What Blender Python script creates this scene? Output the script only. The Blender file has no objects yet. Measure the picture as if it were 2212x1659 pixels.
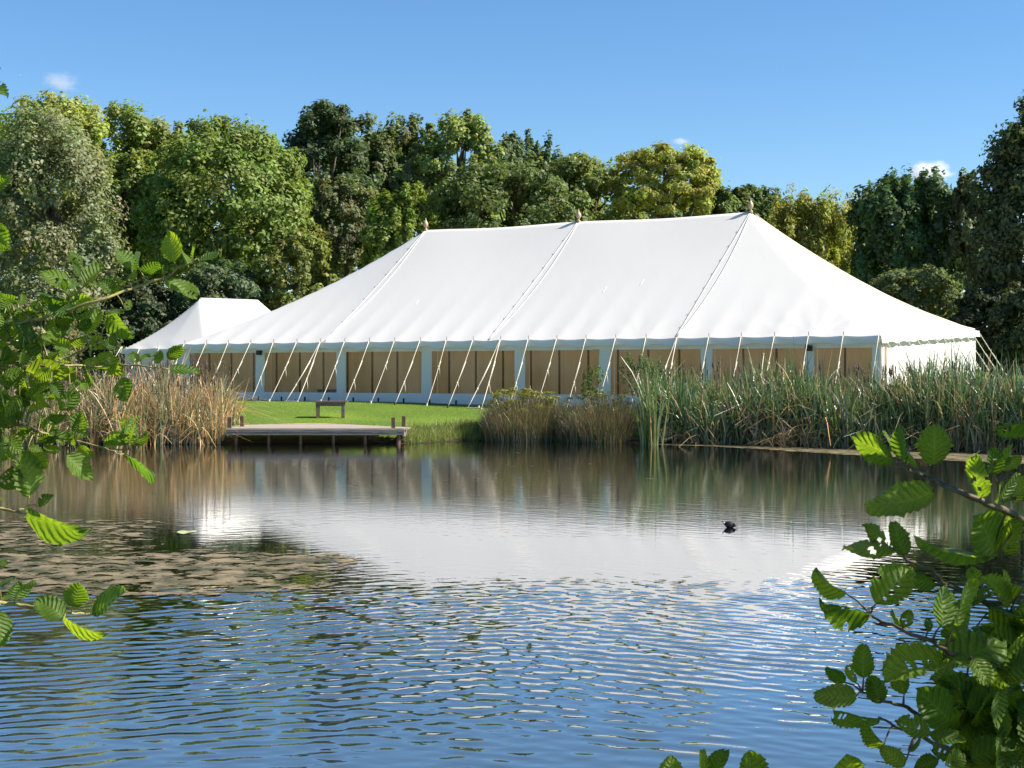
import bpy, math, random
import numpy as np
from mathutils import Vector, Matrix

# ------------------------------------------------------------------ camera, sky, sun
sc = bpy.context.scene
F, CX, HY, EYE = 3195.0, 1106.0, 805.0, 1.65      # focal length and horizon on a 2212 px wide picture
cam_d = bpy.data.cameras.new("camera"); cam = bpy.data.objects.new("camera", cam_d)
sc.collection.objects.link(cam)
cam.location = (0, 0, EYE); cam.rotation_euler = (math.radians(90), 0, 0)
cam_d.sensor_width = 36; cam_d.lens = 52; cam_d.shift_y = -(829.5 - HY) / 2212
cam_d.clip_start = 0.05; cam_d.clip_end = 6000
cam_d.dof.use_dof = True; cam_d.dof.focus_distance = 42.0; cam_d.dof.aperture_fstop = 40.0
sc.camera = cam

SUN_AZ, SUN_EL = math.radians(96), math.radians(41)   # azimuth from the view direction towards the right
w = bpy.data.worlds.new("World"); sc.world = w; w.use_nodes = True
nt = w.node_tree; bg = nt.nodes["Background"]
sky = nt.nodes.new("ShaderNodeTexSky"); sky.sky_type = 'NISHITA'; sky.sun_disc = False
sky.sun_elevation = SUN_EL; sky.sun_rotation = SUN_AZ
sky.altitude = 0; sky.air_density = 1.0; sky.dust_density = 0.0; sky.ozone_density = 5.0
hs = nt.nodes.new("ShaderNodeHueSaturation"); hs.inputs["Saturation"].default_value = 1.15
nt.links.new(sky.outputs[0], hs.inputs["Color"]); nt.links.new(hs.outputs[0], bg.inputs[0])
bg.inputs[1].default_value = 0.078
sd = bpy.data.lights.new("sun", 'SUN'); so = bpy.data.objects.new("sun", sd); sc.collection.objects.link(so)
sd.energy = 5.0; sd.angle = math.radians(0.53); sd.color = (1.0, 0.93, 0.83)
SDIR = Vector((math.sin(SUN_AZ) * math.cos(SUN_EL), math.cos(SUN_AZ) * math.cos(SUN_EL), math.sin(SUN_EL)))
so.rotation_euler = SDIR.to_track_quat('Z', 'Y').to_euler()
so.location = (30, 10, 40)
sc.view_settings.view_transform = 'Standard'; sc.view_settings.look = 'None'
sc.view_settings.exposure = 1.08; sc.view_settings.gamma = 1.0
sc.cycles.use_denoising = True
sc.cycles.max_bounces = 8; sc.cycles.diffuse_bounces = 3; sc.cycles.glossy_bounces = 3
sc.cycles.transmission_bounces = 4; sc.cycles.transparent_max_bounces = 12; sc.cycles.volume_bounces = 2
sc.cycles.sample_clamp_indirect = 6.0

rng = np.random.default_rng(7)
random.seed(7)
COL = sc.collection

def at(px, py, Y):
    return np.array([(px - CX) / F * Y, Y, EYE + (HY - py) / F * Y])

# ------------------------------------------------------------------ mesh helpers
def np_mesh(name, verts, faces, mat=None, col=None, attrs=None, smooth=False):
    """faces: (N,k) array or list of index lists"""
    verts = np.asarray(verts, dtype=np.float32).reshape(-1, 3)
    me = bpy.data.meshes.new(name)
    if isinstance(faces, np.ndarray):
        k = faces.shape[1]; n = len(faces)
        me.vertices.add(len(verts)); me.vertices.foreach_set("co", verts.ravel())
        me.loops.add(n * k); me.loops.foreach_set("vertex_index", faces.astype(np.int32).ravel())
        me.polygons.add(n)
        me.polygons.foreach_set("loop_start", np.arange(0, n * k, k, dtype=np.int32))
        me.polygons.foreach_set("loop_total", np.full(n, k, dtype=np.int32))
    else:
        me.from_pydata(verts.tolist(), [], faces)
    if smooth:
        me.polygons.foreach_set("use_smooth", np.ones(len(me.polygons), dtype=bool))
    me.update(calc_edges=True)
    if col is not None:
        a = me.attributes.new("col", 'FLOAT_COLOR', 'POINT')
        c4 = np.ones((len(verts), 4), dtype=np.float32); c4[:, :3] = col
        a.data.foreach_set("color", c4.ravel())
    if attrs:
        for nm, v in attrs.items():
            v = np.asarray(v, dtype=np.float32)
            if v.ndim == 1:
                a = me.attributes.new(nm, 'FLOAT', 'POINT'); a.data.foreach_set("value", v)
            else:
                a = me.attributes.new(nm, 'FLOAT_VECTOR', 'POINT'); a.data.foreach_set("vector", v.ravel())
    if mat: me.materials.append(mat)
    return me

def obj(name, me, parent=None, label=None, cat=None, group=None, kind=None, loc=None, rot=None):
    o = bpy.data.objects.new(name, me); COL.objects.link(o)
    if parent is not None: o.parent = parent
    if loc is not None: o.location = loc
    if rot is not None: o.rotation_euler = rot
    if label: o["label"] = label
    if cat: o["category"] = cat
    if group: o["group"] = group
    if kind: o["kind"] = kind
    return o

class MB:
    def __init__(s): s.v = []; s.f = []
    def add(s, vs, fs):
        n = len(s.v); s.v += [tuple(map(float, p)) for p in vs]; s.f += [[i + n for i in f] for f in fs]
        return s
    def box(s, lo, hi):
        (a, b, c), (d, e, f) = lo, hi
        return s.add([(a,b,c),(d,b,c),(d,e,c),(a,e,c),(a,b,f),(d,b,f),(d,e,f),(a,e,f)],
                     [[0,3,2,1],[4,5,6,7],[0,1,5,4],[1,2,6,5],[2,3,7,6],[3,0,4,7]])
    def bevbox(s, lo, hi, b):
        """box with chamfered long edges (profile in x/z, along y) """
        x0,y0,z0 = lo; x1,y1,z1 = hi
        prof = [(x0+b,z0),(x1-b,z0),(x1,z0+b),(x1,z1-b),(x1-b,z1),(x0+b,z1),(x0,z1-b),(x0,z0+b)]
        vs = [(x,y0,z) for x,z in prof] + [(x,y1,z) for x,z in prof]
        fs = [[7,6,5,4,3,2,1,0], [8+i for i in range(8)]]
        fs = [list(reversed(fs[0])), list(reversed(fs[1]))]
        for i in range(8):
            j = (i+1) % 8; fs.append([i, i+8, j+8, j])
        return s.add(vs, fs)
    def tube(s, pts, rad, sides=6, cap=True):
        pts = [np.asarray(p, float) for p in pts]; n = len(pts)
        if np.isscalar(rad): rad = [rad] * n
        vs = []; up = None
        for i in range(n):
            d = pts[min(i+1, n-1)] - pts[max(i-1, 0)]; L = np.linalg.norm(d); d = d / L if L > 1e-9 else np.array([0,0,1.])
            if up is None:
                up = np.array([1.,0,0]) if abs(d[0]) < .9 else np.array([0,1.,0])
            x = up - d * np.dot(up, d); x /= np.linalg.norm(x); y = np.cross(d, x); up = x
            for k in range(sides):
                a = 2 * math.pi * k / sides
                vs.append(pts[i] + rad[i] * (math.cos(a) * x + math.sin(a) * y))
        fs = []
        for i in range(n - 1):
            for k in range(sides):
                k2 = (k + 1) % sides
                fs.append([i*sides+k, i*sides+k2, (i+1)*sides+k2, (i+1)*sides+k])
        if cap:
            fs.append(list(range(sides - 1, -1, -1))); fs.append([(n-1)*sides + k for k in range(sides)])
        return s.add(vs, fs)
    def lathe(s, prof, centre=(0,0,0), sides=12):
        cx, cy, cz = centre; vs = []; fs = []
        for r, z in prof:
            for k in range(sides):
                a = 2*math.pi*k/sides; vs.append((cx + r*math.cos(a), cy + r*math.sin(a), cz + z))
        for i in range(len(prof)-1):
            for k in range(sides):
                k2 = (k+1) % sides
                fs.append([i*sides+k, i*sides+k2, (i+1)*sides+k2, (i+1)*sides+k])
        fs.append(list(range(sides-1, -1, -1))); fs.append([(len(prof)-1)*sides+k for k in range(sides)])
        return s.add(vs, fs)
    def mesh(s, name, mat, smooth=False):
        return np_mesh(name, s.v, s.f, mat, smooth=smooth)
    def build(s, name, mat, parent=None, smooth=False, **kw):
        return obj(name, s.mesh(name, mat, smooth), parent, **kw)

def empty(name, loc=(0,0,0), rz=0, label=None, cat=None, group=None):
    return obj(name, None, None, label, cat, group, loc=loc, rot=(0,0,rz))

# ------------------------------------------------------------------ materials
def new_mat(name):
    m = bpy.data.materials.new(name); m.use_nodes = True
    t = m.node_tree; p = t.nodes["Principled BSDF"]
    return m, t, p
def N(t, typ, **kw):
    n = t.nodes.new(typ)
    for k, v in kw.items():
        if hasattr(n, k): setattr(n, k, v)
        else: n.inputs[k].default_value = v
    return n
def simple(name, c1, c2=None, scale=6.0, rough=0.7, bump=0.0, detail=5, stretch=None, spec=0.3, bdist=0.01):
    m, t, p = new_mat(name)
    p.inputs["Roughness"].default_value = rough
    p.inputs["Specular IOR Level"].default_value = spec
    c2 = c2 or tuple(x * 0.75 for x in c1)
    tc = N(t, "ShaderNodeTexCoord"); nz = N(t, "ShaderNodeTexNoise", Scale=scale, Detail=detail)
    src = tc.outputs["Object"]
    if stretch:
        mp = N(t, "ShaderNodeMapping"); mp.inputs["Scale"].default_value = stretch
        t.links.new(src, mp.inputs[0]); src = mp.outputs[0]
    t.links.new(src, nz.inputs["Vector"])
    rp = N(t, "ShaderNodeValToRGB")
    rp.color_ramp.elements[0].position = .35; rp.color_ramp.elements[1].position = .65
    rp.color_ramp.elements[0].color = (*c2, 1); rp.color_ramp.elements[1].color = (*c1, 1)
    t.links.new(nz.outputs["Fac"], rp.inputs[0]); t.links.new(rp.outputs[0], p.inputs["Base Color"])
    if bump:
        b = N(t, "ShaderNodeBump", Strength=bump, Distance=bdist)
        t.links.new(nz.outputs["Fac"], b.inputs["Height"]); t.links.new(b.outputs[0], p.inputs["Normal"])
    return m

def foliage_mat(name, trans=0.35, tint=(1.15, 1.25, 0.55), rough=0.5, gloss=0.06):
    m, t, p = new_mat(name); t.nodes.remove(p)
    out = t.nodes["Material Output"]
    at_ = N(t, "ShaderNodeAttribute"); at_.attribute_name = "col"
    df = N(t, "ShaderNodeBsdfDiffuse"); tr = N(t, "ShaderNodeBsdfTranslucent"); gl = N(t, "ShaderNodeBsdfGlossy", Roughness=rough)
    mul = N(t, "ShaderNodeMix", data_type='RGBA', blend_type='MULTIPLY'); mul.inputs["Factor"].default_value = 1
    mul.inputs["B"].default_value = (*tint, 1)
    t.links.new(at_.outputs["Color"], df.inputs[0]); t.links.new(at_.outputs["Color"], mul.inputs["A"])
    t.links.new(mul.outputs["Result"], tr.inputs[0])
    m1 = N(t, "ShaderNodeMixShader"); m1.inputs[0].default_value = trans
    t.links.new(df.outputs[0], m1.inputs[1]); t.links.new(tr.outputs[0], m1.inputs[2])
    m2 = N(t, "ShaderNodeMixShader"); m2.inputs[0].default_value = gloss
    gl.inputs[0].default_value = (.8, .8, .8, 1)
    t.links.new(m1.outputs[0], m2.inputs[1]); t.links.new(gl.outputs[0], m2.inputs[2])
    t.links.new(m2.outputs[0], out.inputs[0])
    return m

def canvas_mat(name, c, trans=0.22, wrinkle=0.25, soil=.93, nscale=.5):
    m, t, p = new_mat(name)
    out = t.nodes["Material Output"]
    tc = N(t, "ShaderNodeTexCoord")
    nz = N(t, "ShaderNodeTexNoise", Scale=nscale, Detail=6)
    rp = N(t, "ShaderNodeValToRGB")
    rp.color_ramp.elements[0].color = (*[x * soil for x in c], 1); rp.color_ramp.elements[1].color = (*c, 1)
    t.links.new(tc.outputs["Object"], nz.inputs["Vector"]); t.links.new(nz.outputs["Fac"], rp.inputs[0])
    t.links.new(rp.outputs[0], p.inputs["Base Color"])
    p.inputs["Roughness"].default_value = .75; p.inputs["Specular IOR Level"].default_value = .2
    n2 = N(t, "ShaderNodeTexNoise", Scale=1.4, Detail=5); n2.inputs["Distortion"].default_value = .6
    mp = N(t, "ShaderNodeMapping"); mp.inputs["Scale"].default_value = (1.8, .7, .5); mp.inputs["Rotation"].default_value = (0, 0, .5)
    t.links.new(tc.outputs["Object"], mp.inputs[0]); t.links.new(mp.outputs[0], n2.inputs["Vector"])
    b = N(t, "ShaderNodeBump", Strength=wrinkle, Distance=.08)
    t.links.new(n2.outputs["Fac"], b.inputs["Height"]); t.links.new(b.outputs[0], p.inputs["Normal"])
    tr = N(t, "ShaderNodeBsdfTranslucent"); tr.inputs[0].default_value = (c[0], c[1]*.94, c[2]*.82, 1)
    mx = N(t, "ShaderNodeMixShader"); mx.inputs[0].default_value = trans
    t.links.new(p.outputs[0], mx.inputs[1]); t.links.new(tr.outputs[0], mx.inputs[2]); t.links.new(mx.outputs[0], out.inputs[0])
    return m

M_leaf = foliage_mat("tree_leaves", .45, (1.2, 1.25, .6), .6, .03)
M_reed = foliage_mat("reed_blades", .30, (1.1, 1.15, .7), .4, .08)
M_grass = foliage_mat("grass_blades", .35, (1.1, 1.2, .5), .5, .04)
M_bark = simple("bark", (.14, .11, .08), (.07, .055, .04), 9, .9, .5, stretch=(3, 3, .6))
M_twig = simple("twig_bark", (.34, .30, .10), (.20, .17, .06), 60, .6, .2)
M_dtwig = simple("dark_twig", (.13, .10, .06), (.07, .055, .035), 60, .6, .2)
M_canvas = canvas_mat("white_canvas", (.82, .795, .75), .26, .05)
M_wall = canvas_mat("wall_canvas", (.72, .715, .70), .10, .12)
M_lining = canvas_mat("tan_lining", (.70, .54, .385), .36, .3, .66, 2.2)
M_rope = simple("rope_fibre", (.80, .72, .58), (.68, .58, .44), 80, .9)
M_pole = simple("varnished_pole", (.22, .12, .06), (.14, .075, .04), 14, .5)
M_final = simple("gilded_wood", (.55, .40, .25), (.44, .30, .18), 20, .35, spec=.5)
M_black = simple("black_plastic", (.015, .015, .017), None, 20, .4)
M_peg = simple("dark_iron", (.03, .028, .026), None, 20, .6)
M_plank = simple("weathered_plank", (.46, .38, .30), (.32, .26, .21), 3, .8, .4, stretch=(1.2, 14, 14))
M_fascia = simple("grey_board", (.20, .18, .16), (.12, .11, .10), 3, .8, .4, stretch=(1.0, 12, 12))
M_post = simple("old_post", (.16, .10, .06), (.07, .045, .03), 9, .9, .5, stretch=(4, 4, .7))
M_bench = simple("bench_timber", (.20, .155, .12), (.12, .09, .07), 5, .8, .4, stretch=(1, 10, 10))
M_blue = simple("blue_plastic", (.02, .04, .22), None, 8, .4)

# PVC window: clear sheet, mostly transparent with a weak mirror sheen
M_pvc, t, p = new_mat("clear_pvc"); t.nodes.remove(p)
gl = N(t, "ShaderNodeBsdfGlossy", Roughness=.12); tp = N(t, "ShaderNodeBsdfTransparent"); tp.inputs[0].default_value = (.93, .91, .87, 1)
lw = N(t, "ShaderNodeFresnel"); lw.inputs[0].default_value = 1.35
mx = N(t, "ShaderNodeMixShader"); t.links.new(lw.outputs[0], mx.inputs[0])
t.links.new(tp.outputs[0], mx.inputs[1]); t.links.new(gl.outputs[0], mx.inputs[2]); t.links.new(mx.outputs[0], t.nodes["Material Output"].inputs[0])

# ground: mown grass with patches, earth below
M_ground, t, p = new_mat("lawn")
tc = N(t, "ShaderNodeTexCoord")
n1 = N(t, "ShaderNodeTexNoise", Scale=.35, Detail=4); n2 = N(t, "ShaderNodeTexNoise", Scale=9.0, Detail=6)
t.links.new(tc.outputs["Object"], n1.inputs["Vector"]); t.links.new(tc.outputs["Object"], n2.inputs["Vector"])
r1 = N(t, "ShaderNodeValToRGB"); r1.color_ramp.elements[0].color = (.10, .17, .025, 1); r1.color_ramp.elements[1].color = (.155, .235, .03, 1)
r1.color_ramp.elements[0].position = .35; r1.color_ramp.elements[1].position = .65
r2 = N(t, "ShaderNodeValToRGB"); r2.color_ramp.elements[0].color = (.6, .62, .5, 1); r2.color_ramp.elements[1].color = (1.15, 1.1, 1.1, 1)
mu = N(t, "ShaderNodeMix", data_type='RGBA', blend_type='MULTIPLY'); mu.inputs["Factor"].default_value = 1
t.links.new(n1.outputs["Fac"], r1.inputs[0]); t.links.new(n2.outputs["Fac"], r2.inputs[0])
t.links.new(r1.outputs[0], mu.inputs["A"]); t.links.new(r2.outputs[0], mu.inputs["B"])
sx = N(t, "ShaderNodeSeparateXYZ"); t.links.new(tc.outputs["Object"], sx.inputs[0])
mr = N(t, "ShaderNodeMapRange"); mr.inputs[1].default_value = .05; mr.inputs[2].default_value = .22
t.links.new(sx.outputs["Z"], mr.inputs[0])
mm = N(t, "ShaderNodeMix", data_type='RGBA'); mm.inputs["A"].default_value = (.035, .028, .018, 1)
t.links.new(mr.outputs[0], mm.inputs["Factor"]); t.links.new(mu.outputs["Result"], mm.inputs["B"])
t.links.new(mm.outputs["Result"], p.inputs["Base Color"]); p.inputs["Roughness"].default_value = .9; p.inputs["Specular IOR Level"].default_value = .1
b = N(t, "ShaderNodeBump", Strength=.8, Distance=.05); t.links.new(n2.outputs["Fac"], b.inputs["Height"]); t.links.new(b.outputs[0], p.inputs["Normal"])

# water: dark body, sharp mirror, two sets of short-crested ripples
M_water, t, p = new_mat("pond_water")
p.inputs["Base Color"].default_value = (.050, .068, .070, 1); p.inputs["Roughness"].default_value = .02
p.inputs["IOR"].default_value = 1.5; p.inputs["Specular IOR Level"].default_value = .5
tc = N(t, "ShaderNodeTexCoord"); sep = N(t, "ShaderNodeSeparateXYZ"); t.links.new(tc.outputs["Object"], sep.inputs[0])
def ripple(rotz, sx_, sy_, off, detail=1.5, dist=.4):
    mp = N(t, "ShaderNodeMapping"); mp.vector_type = 'TEXTURE'
    mp.inputs["Rotation"].default_value = (0, 0, rotz); mp.inputs["Location"].default_value = off
    mp.inputs["Scale"].default_value = (1 / sx_, 1 / sy_, 1)
    nz = N(t, "ShaderNodeTexNoise", Scale=1.0, Detail=detail); nz.inputs["Distortion"].default_value = dist
    nz.inputs["Roughness"].default_value = .45
    t.links.new(tc.outputs["Object"], mp.inputs[0]); t.links.new(mp.outputs[0], nz.inputs["Vector"])
    return nz.outputs["Fac"]
def math_(op, a, b_=None):
    n = N(t, "ShaderNodeMath", operation=op)
    for i, v in enumerate([a, b_]):
        if v is None: continue
        if isinstance(v, (int, float)): n.inputs[i].default_value = v
        else: t.links.new(v, n.inputs[i])
    return n.outputs[0]
def mrange(v, a, b_, c, d):
    n = N(t, "ShaderNodeMapRange"); n.interpolation_type = 'SMOOTHSTEP'
    for i, x in enumerate([a, b_, c, d]): n.inputs[i + 1].default_value = x
    t.links.new(v, n.inputs[0]); return n.outputs[0]
ra = ripple(math.radians(-36), 2.0, 7.4, (3, 1, 0))
rb = ripple(math.radians(24), 2.2, 8.0, (-5, 2, 7))
rc = ripple(math.radians(-5), 6.0, 15.0, (9, 4, 3), 2.0)
patch = N(t, "ShaderNodeTexNoise", Scale=.16, Detail=2); t.links.new(tc.outputs["Object"], patch.inputs["Vector"])
wa = math_('MULTIPLY', ra, mrange(sep.outputs["X"], -2.2, .6, .25, 1.0))
wb = math_('MULTIPLY', rb, mrange(sep.outputs["X"], -1.5, 1.2, 1.0, .3))
sm = math_('ADD', math_('ADD', wa, wb), math_('MULTIPLY', rc, .34))
amp = math_('MULTIPLY', math_('ADD', mrange(sep.outputs["Y"], 9.4, 13.2, .10, 0.0), .17), mrange(patch.outputs["Fac"], .36, .62, .5, 1.25))
b = N(t, "ShaderNodeBump", Strength=1.0, Distance=.0084)
t.links.new(math_('MULTIPLY', sm, amp), b.inputs["Height"]); t.links.new(b.outputs[0], p.inputs["Normal"])
p.inputs["Specular IOR Level"].default_value = 0.0
fr = N(t, "ShaderNodeFresnel"); fr.inputs[0].default_value = 1.33; t.links.new(b.outputs[0], fr.inputs["Normal"])
gls = N(t, "ShaderNodeBsdfGlossy"); t.links.new(mrange(sep.outputs["Y"], 11.5, 19.0, .02, .075), gls.inputs["Roughness"]); t.links.new(b.outputs[0], gls.inputs["Normal"])
mw = N(t, "ShaderNodeMixShader"); t.links.new(math_('MINIMUM', math_('MULTIPLY', fr.outputs[0], 2.7), 1.0), mw.inputs[0])
t.links.new(p.outputs[0], mw.inputs[1]); t.links.new(gls.outputs[0], mw.inputs[2]); t.links.new(mw.outputs[0], t.nodes["Material Output"].inputs[0])

# floating algae: opaque only where the noise passes the local density
M_algae, t, p = new_mat("floating_algae")
tc = N(t, "ShaderNodeTexCoord"); da = N(t, "ShaderNodeAttribute"); da.attribute_name = "dens"
n1 = N(t, "ShaderNodeTexNoise", Scale=4.6, Detail=9); n1.inputs["Roughness"].default_value = .68; n1.inputs["Distortion"].default_value = .5
t.links.new(tc.outputs["Object"], n1.inputs["Vector"])
sb = N(t, "ShaderNodeMath", operation='ADD'); t.links.new(n1.outputs["Fac"], sb.inputs[0]); t.links.new(da.outputs["Fac"], sb.inputs[1])
gt = N(t, "ShaderNodeMapRange"); gt.inputs[1].default_value = .98; gt.inputs[2].default_value = 1.03; t.links.new(sb.outputs[0], gt.inputs[0])
n2 = N(t, "ShaderNodeTexNoise", Scale=3.2, Detail=9); n2.inputs["Roughness"].default_value = .65; t.links.new(tc.outputs["Object"], n2.inputs["Vector"])
r2 = N(t, "ShaderNodeValToRGB"); r2.color_ramp.elements[0].color = (.06, .055, .016, 1); r2.color_ramp.elements[1].color = (.23, .175, .09, 1)
r2.color_ramp.elements[0].position = .42; r2.color_ramp.elements[1].position = .60
t.links.new(n2.outputs["Fac"], r2.inputs[0]); t.links.new(r2.outputs[0], p.inputs["Base Color"])
p.inputs["Roughness"].default_value = .6
b = N(t, "ShaderNodeBump", Strength=1, Distance=.02); t.links.new(n2.outputs["Fac"], b.inputs["Height"]); t.links.new(b.outputs[0], p.inputs["Normal"])
tp = N(t, "ShaderNodeBsdfTransparent"); mx = N(t, "ShaderNodeMixShader")
t.links.new(gt.outputs[0], mx.inputs[0]); t.links.new(tp.outputs[0], mx.inputs[1]); t.links.new(p.outputs[0], mx.inputs[2])
t.links.new(mx.outputs[0], t.nodes["Material Output"].inputs[0])

# ------------------------------------------------------------------ terrain and pond
POND = np.array([(-26,8),(-26,30),(-18,32.5),(-11,33.4),(-6.6,34.4),(-4.3,34.4),(-2.45,34.4),(-2.2,34.6),(-1.2,35.9),(0,36.0),(2,35.0),(5,34.0),(8.2,31.7),(11,29.6),(16,25),(20,16),(15,5),(8,2.7),(0,2.4),(-10,2.6),(-19,4)], float)
def pond_sd(x, y):
    """signed distance to the pond outline, positive on land"""
    P = np.stack([x, y], -1); best = np.full(x.shape, 1e9); inside = np.zeros(x.shape, bool)
    n = len(POND)
    for i in range(n):
        a, b_ = POND[i], POND[(i + 1) % n]; e = b_ - a
        tt = np.clip(((P - a) @ e) / (e @ e), 0, 1)
        d = np.linalg.norm(P - (a + tt[..., None] * e), axis=-1); best = np.minimum(best, d)
        c = ((a[1] > y) != (b_[1] > y)) & (x < (b_[0] - a[0]) * (y - a[1]) / (b_[1] - a[1] + 1e-12) + a[0])
        inside ^= c
    return np.where(inside, -best, best)
def sst(x, a, b_):
    u = np.clip((x - a) / (b_ - a), 0, 1); return u * u * (3 - 2 * u)
def ground_z(x, y):
    x = np.asarray(x, float); y = np.asarray(y, float)
    s = pond_sd(x, y)
    land = .06 + .30 * sst(s, 0, .9) + .39 * sst(s, 1.2, 10.5) + .02 * np.clip(s - 24, 0, 60) + .045 * np.sin(x * 1.7 + y * .6) * np.sin(y * 1.3) * sst(s, .1, .6) * (1 - sst(s, 4, 9))
    land = np.where(y < 10, .06 + .10 * sst(s, 0, 1.5), land)
    under = (x > -6.55) & (x < -2.42) & (y > 33.3) & (y < 33.8 + np.interp(x + 4.49, [-2.1, -.6, 0, 2.1], [2.0, 3.1, 3.1, .7]))
    land = np.where(under, np.minimum(land, .10 + .16 * sst(y, 34.5, 36)), land)
    return np.where(s > 0, land, np.maximum(-.9, s * .6) + .06)
def axis(*segs):
    out = []
    for a, b_, st in segs: out += list(np.arange(a, b_, st))
    return np.array(sorted(set(np.round(out, 4))))
gx = axis((-1600,-200,200),(-200,-40,16),(-40,-14,2),(-14,14,.25),(14,40,2),(40,200,16),(200,1601,200))
gy = axis((-600,-20,100),(-20,0,4),(0,6,.5),(6,28,2),(28,44,.25),(44,70,1),(70,200,10),(200,2400,200))
X, Y = np.meshgrid(gx, gy); Z = ground_z(X, Y)
def grid_faces(nx, ny):
    i = np.arange(nx - 1)[None, :] + np.arange(ny - 1)[:, None] * nx; i = i.ravel()
    return np.stack([i, i + 1, i + 1 + nx, i + nx], 1)
obj("ground", np_mesh("ground", np.stack([X, Y, Z], -1), grid_faces(len(gx), len(gy)), M_ground, smooth=True), kind="structure",
    label="mown green lawn and banks around the pond")
# water surface: real wavelets where the breeze reaches the near half, flat beyond (fine relief in the material)
def wave_height(x, y, r):
    h = np.zeros_like(x)
    env_a = .30 + .70 * sst(x, -1.6, .8); env_b = 1.0 - .72 * sst(x, -1.2, 1.0)
    warp = .22 * np.sin(x * .9 + y * .5) + .16 * np.sin(x * 1.7 - y * 1.1 + 2)
    for k in range(46):
        lam = r.uniform(.075, .20); main = k % 2
        th = (math.radians(54) if main else math.radians(112)) + r.normal(0, .28)      # travel direction
        amp = .00135 * (lam / .13) ** 1.1 * r.uniform(.5, 1.2)
        ph = r.uniform(0, 6.28); K = 2 * math.pi / lam
        grp = .55 + .45 * np.sin((x * math.cos(th + 1.2) + y * math.sin(th + 1.2)) * r.uniform(.7, 1.8) + ph)
        h += amp * (env_a if main else env_b) * grp * np.sin(K * (x * math.cos(th) + y * math.sin(th) + warp * .25) + ph)
    near = .40 + .60 * sst(y, 6.0, 9.2)
    fade = 1 - .90 * sst(y, 10.6, 12.4 + .5 * np.sin(x * .8))
    return h * near * fade * .42
wx = np.arange(-5.2, 5.201, .022); wy = np.concatenate([np.arange(5.4, 9, .016), np.arange(9, 14.001, .024)])
X, Y = np.meshgrid(wx, wy); edge = (1 - sst(Y, 13.2, 13.9)) * sst(Y, 5.4, 5.7) * (1 - sst(np.abs(X), 4.9, 5.15))
Zw = wave_height(X, Y, np.random.default_rng(3)) * edge
wf = grid_faces(len(wx), len(wy)); wv = np.stack([X, Y, Zw], -1).reshape(-1, 3)
x0, x1, y0, y1 = wx[0], wx[-1], wy[0], wy[-1]; nb = len(wv)
ring = np.array([(-40,-3,0),(40,-3,0),(40,40,0),(-40,40,0),(x0,y0,0),(x1,y0,0),(x1,y1,0),(x0,y1,0)])
rf = np.array([[0,1,5,4],[1,2,6,5],[2,3,7,6],[3,0,4,7]]) + nb
obj("pond_water", np_mesh("pond_water", np.concatenate([wv, ring]), np.concatenate([wf, rf]), M_water, smooth=True), kind="structure",
    label="rippled blue pond water mirroring the white marquee")

# algae mats
ax_ = np.arange(-11, 12.01, .2); ay_ = np.arange(9.6, 34.41, .2)
X, Y = np.meshgrid(ax_, ay_)
PX = CX + F * X / Y; PY = HY + F * EYE / Y
def box_soft(x, a, b_, e): return sst(x, a - e, a + e) * (1 - sst(x, b_ - e, b_ + e))
nz = lambda k, ph: np.sin(X * k + ph) * np.sin(Y * k * 1.3 + ph * 2)
wob = .25 * nz(.9, 1) + .15 * nz(2.3, 2)
near_edge = 11.05 + .20 * (X + 4) * 0 + wob * .7
d1 = sst(Y, near_edge - .25, near_edge + .15) * (1 - sst(Y, 13.0 + wob, 14.6 + wob)) * (1 - sst(X, -1.9 + wob, -.2 + wob))
d1b = sst(X, -9.5, -7.5) * (1 - sst(X, -3.9 + wob, -2.6 + wob)) * box_soft(Y, 13.2, 17.0, .8) * .92
d2 = box_soft(Y, 11.2, 12.2, .4) * box_soft(X, -1.0, 2.0, .8) * .70
shore = -pond_sd(X, Y)
bw = 1.0 + 3.2 * sst(X, 3, 9) + wob * .8
d3 = (1 - sst(shore, bw * .7, bw)) * sst(X, 1.5, 4.0) * 1.15
d4 = box_soft(X, -5.5, 3.5, 1.2) * box_soft(Y, 20, 32.5, 1.5) * .60
d5 = (1 - sst(shore, .1, .5)) * .95
D = np.maximum.reduce([d1 * 1.0, d1b, d2, d3, d4, d5])
dens = np.where(D > .02, .10 + .43 * D, 0)
me_faces = grid_faces(len(ax_), len(ay_)); keep = (dens.ravel()[me_faces] > .2).any(1) & (shore.ravel()[me_faces] > -.3).any(1)
obj("algae", np_mesh("algae", np.stack([X, Y, np.full_like(X, .005)], -1), me_faces[keep], M_algae, attrs={"dens": dens.ravel()}), kind="stuff",
    label="tan and olive mats of algae floating on the pond")

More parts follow.
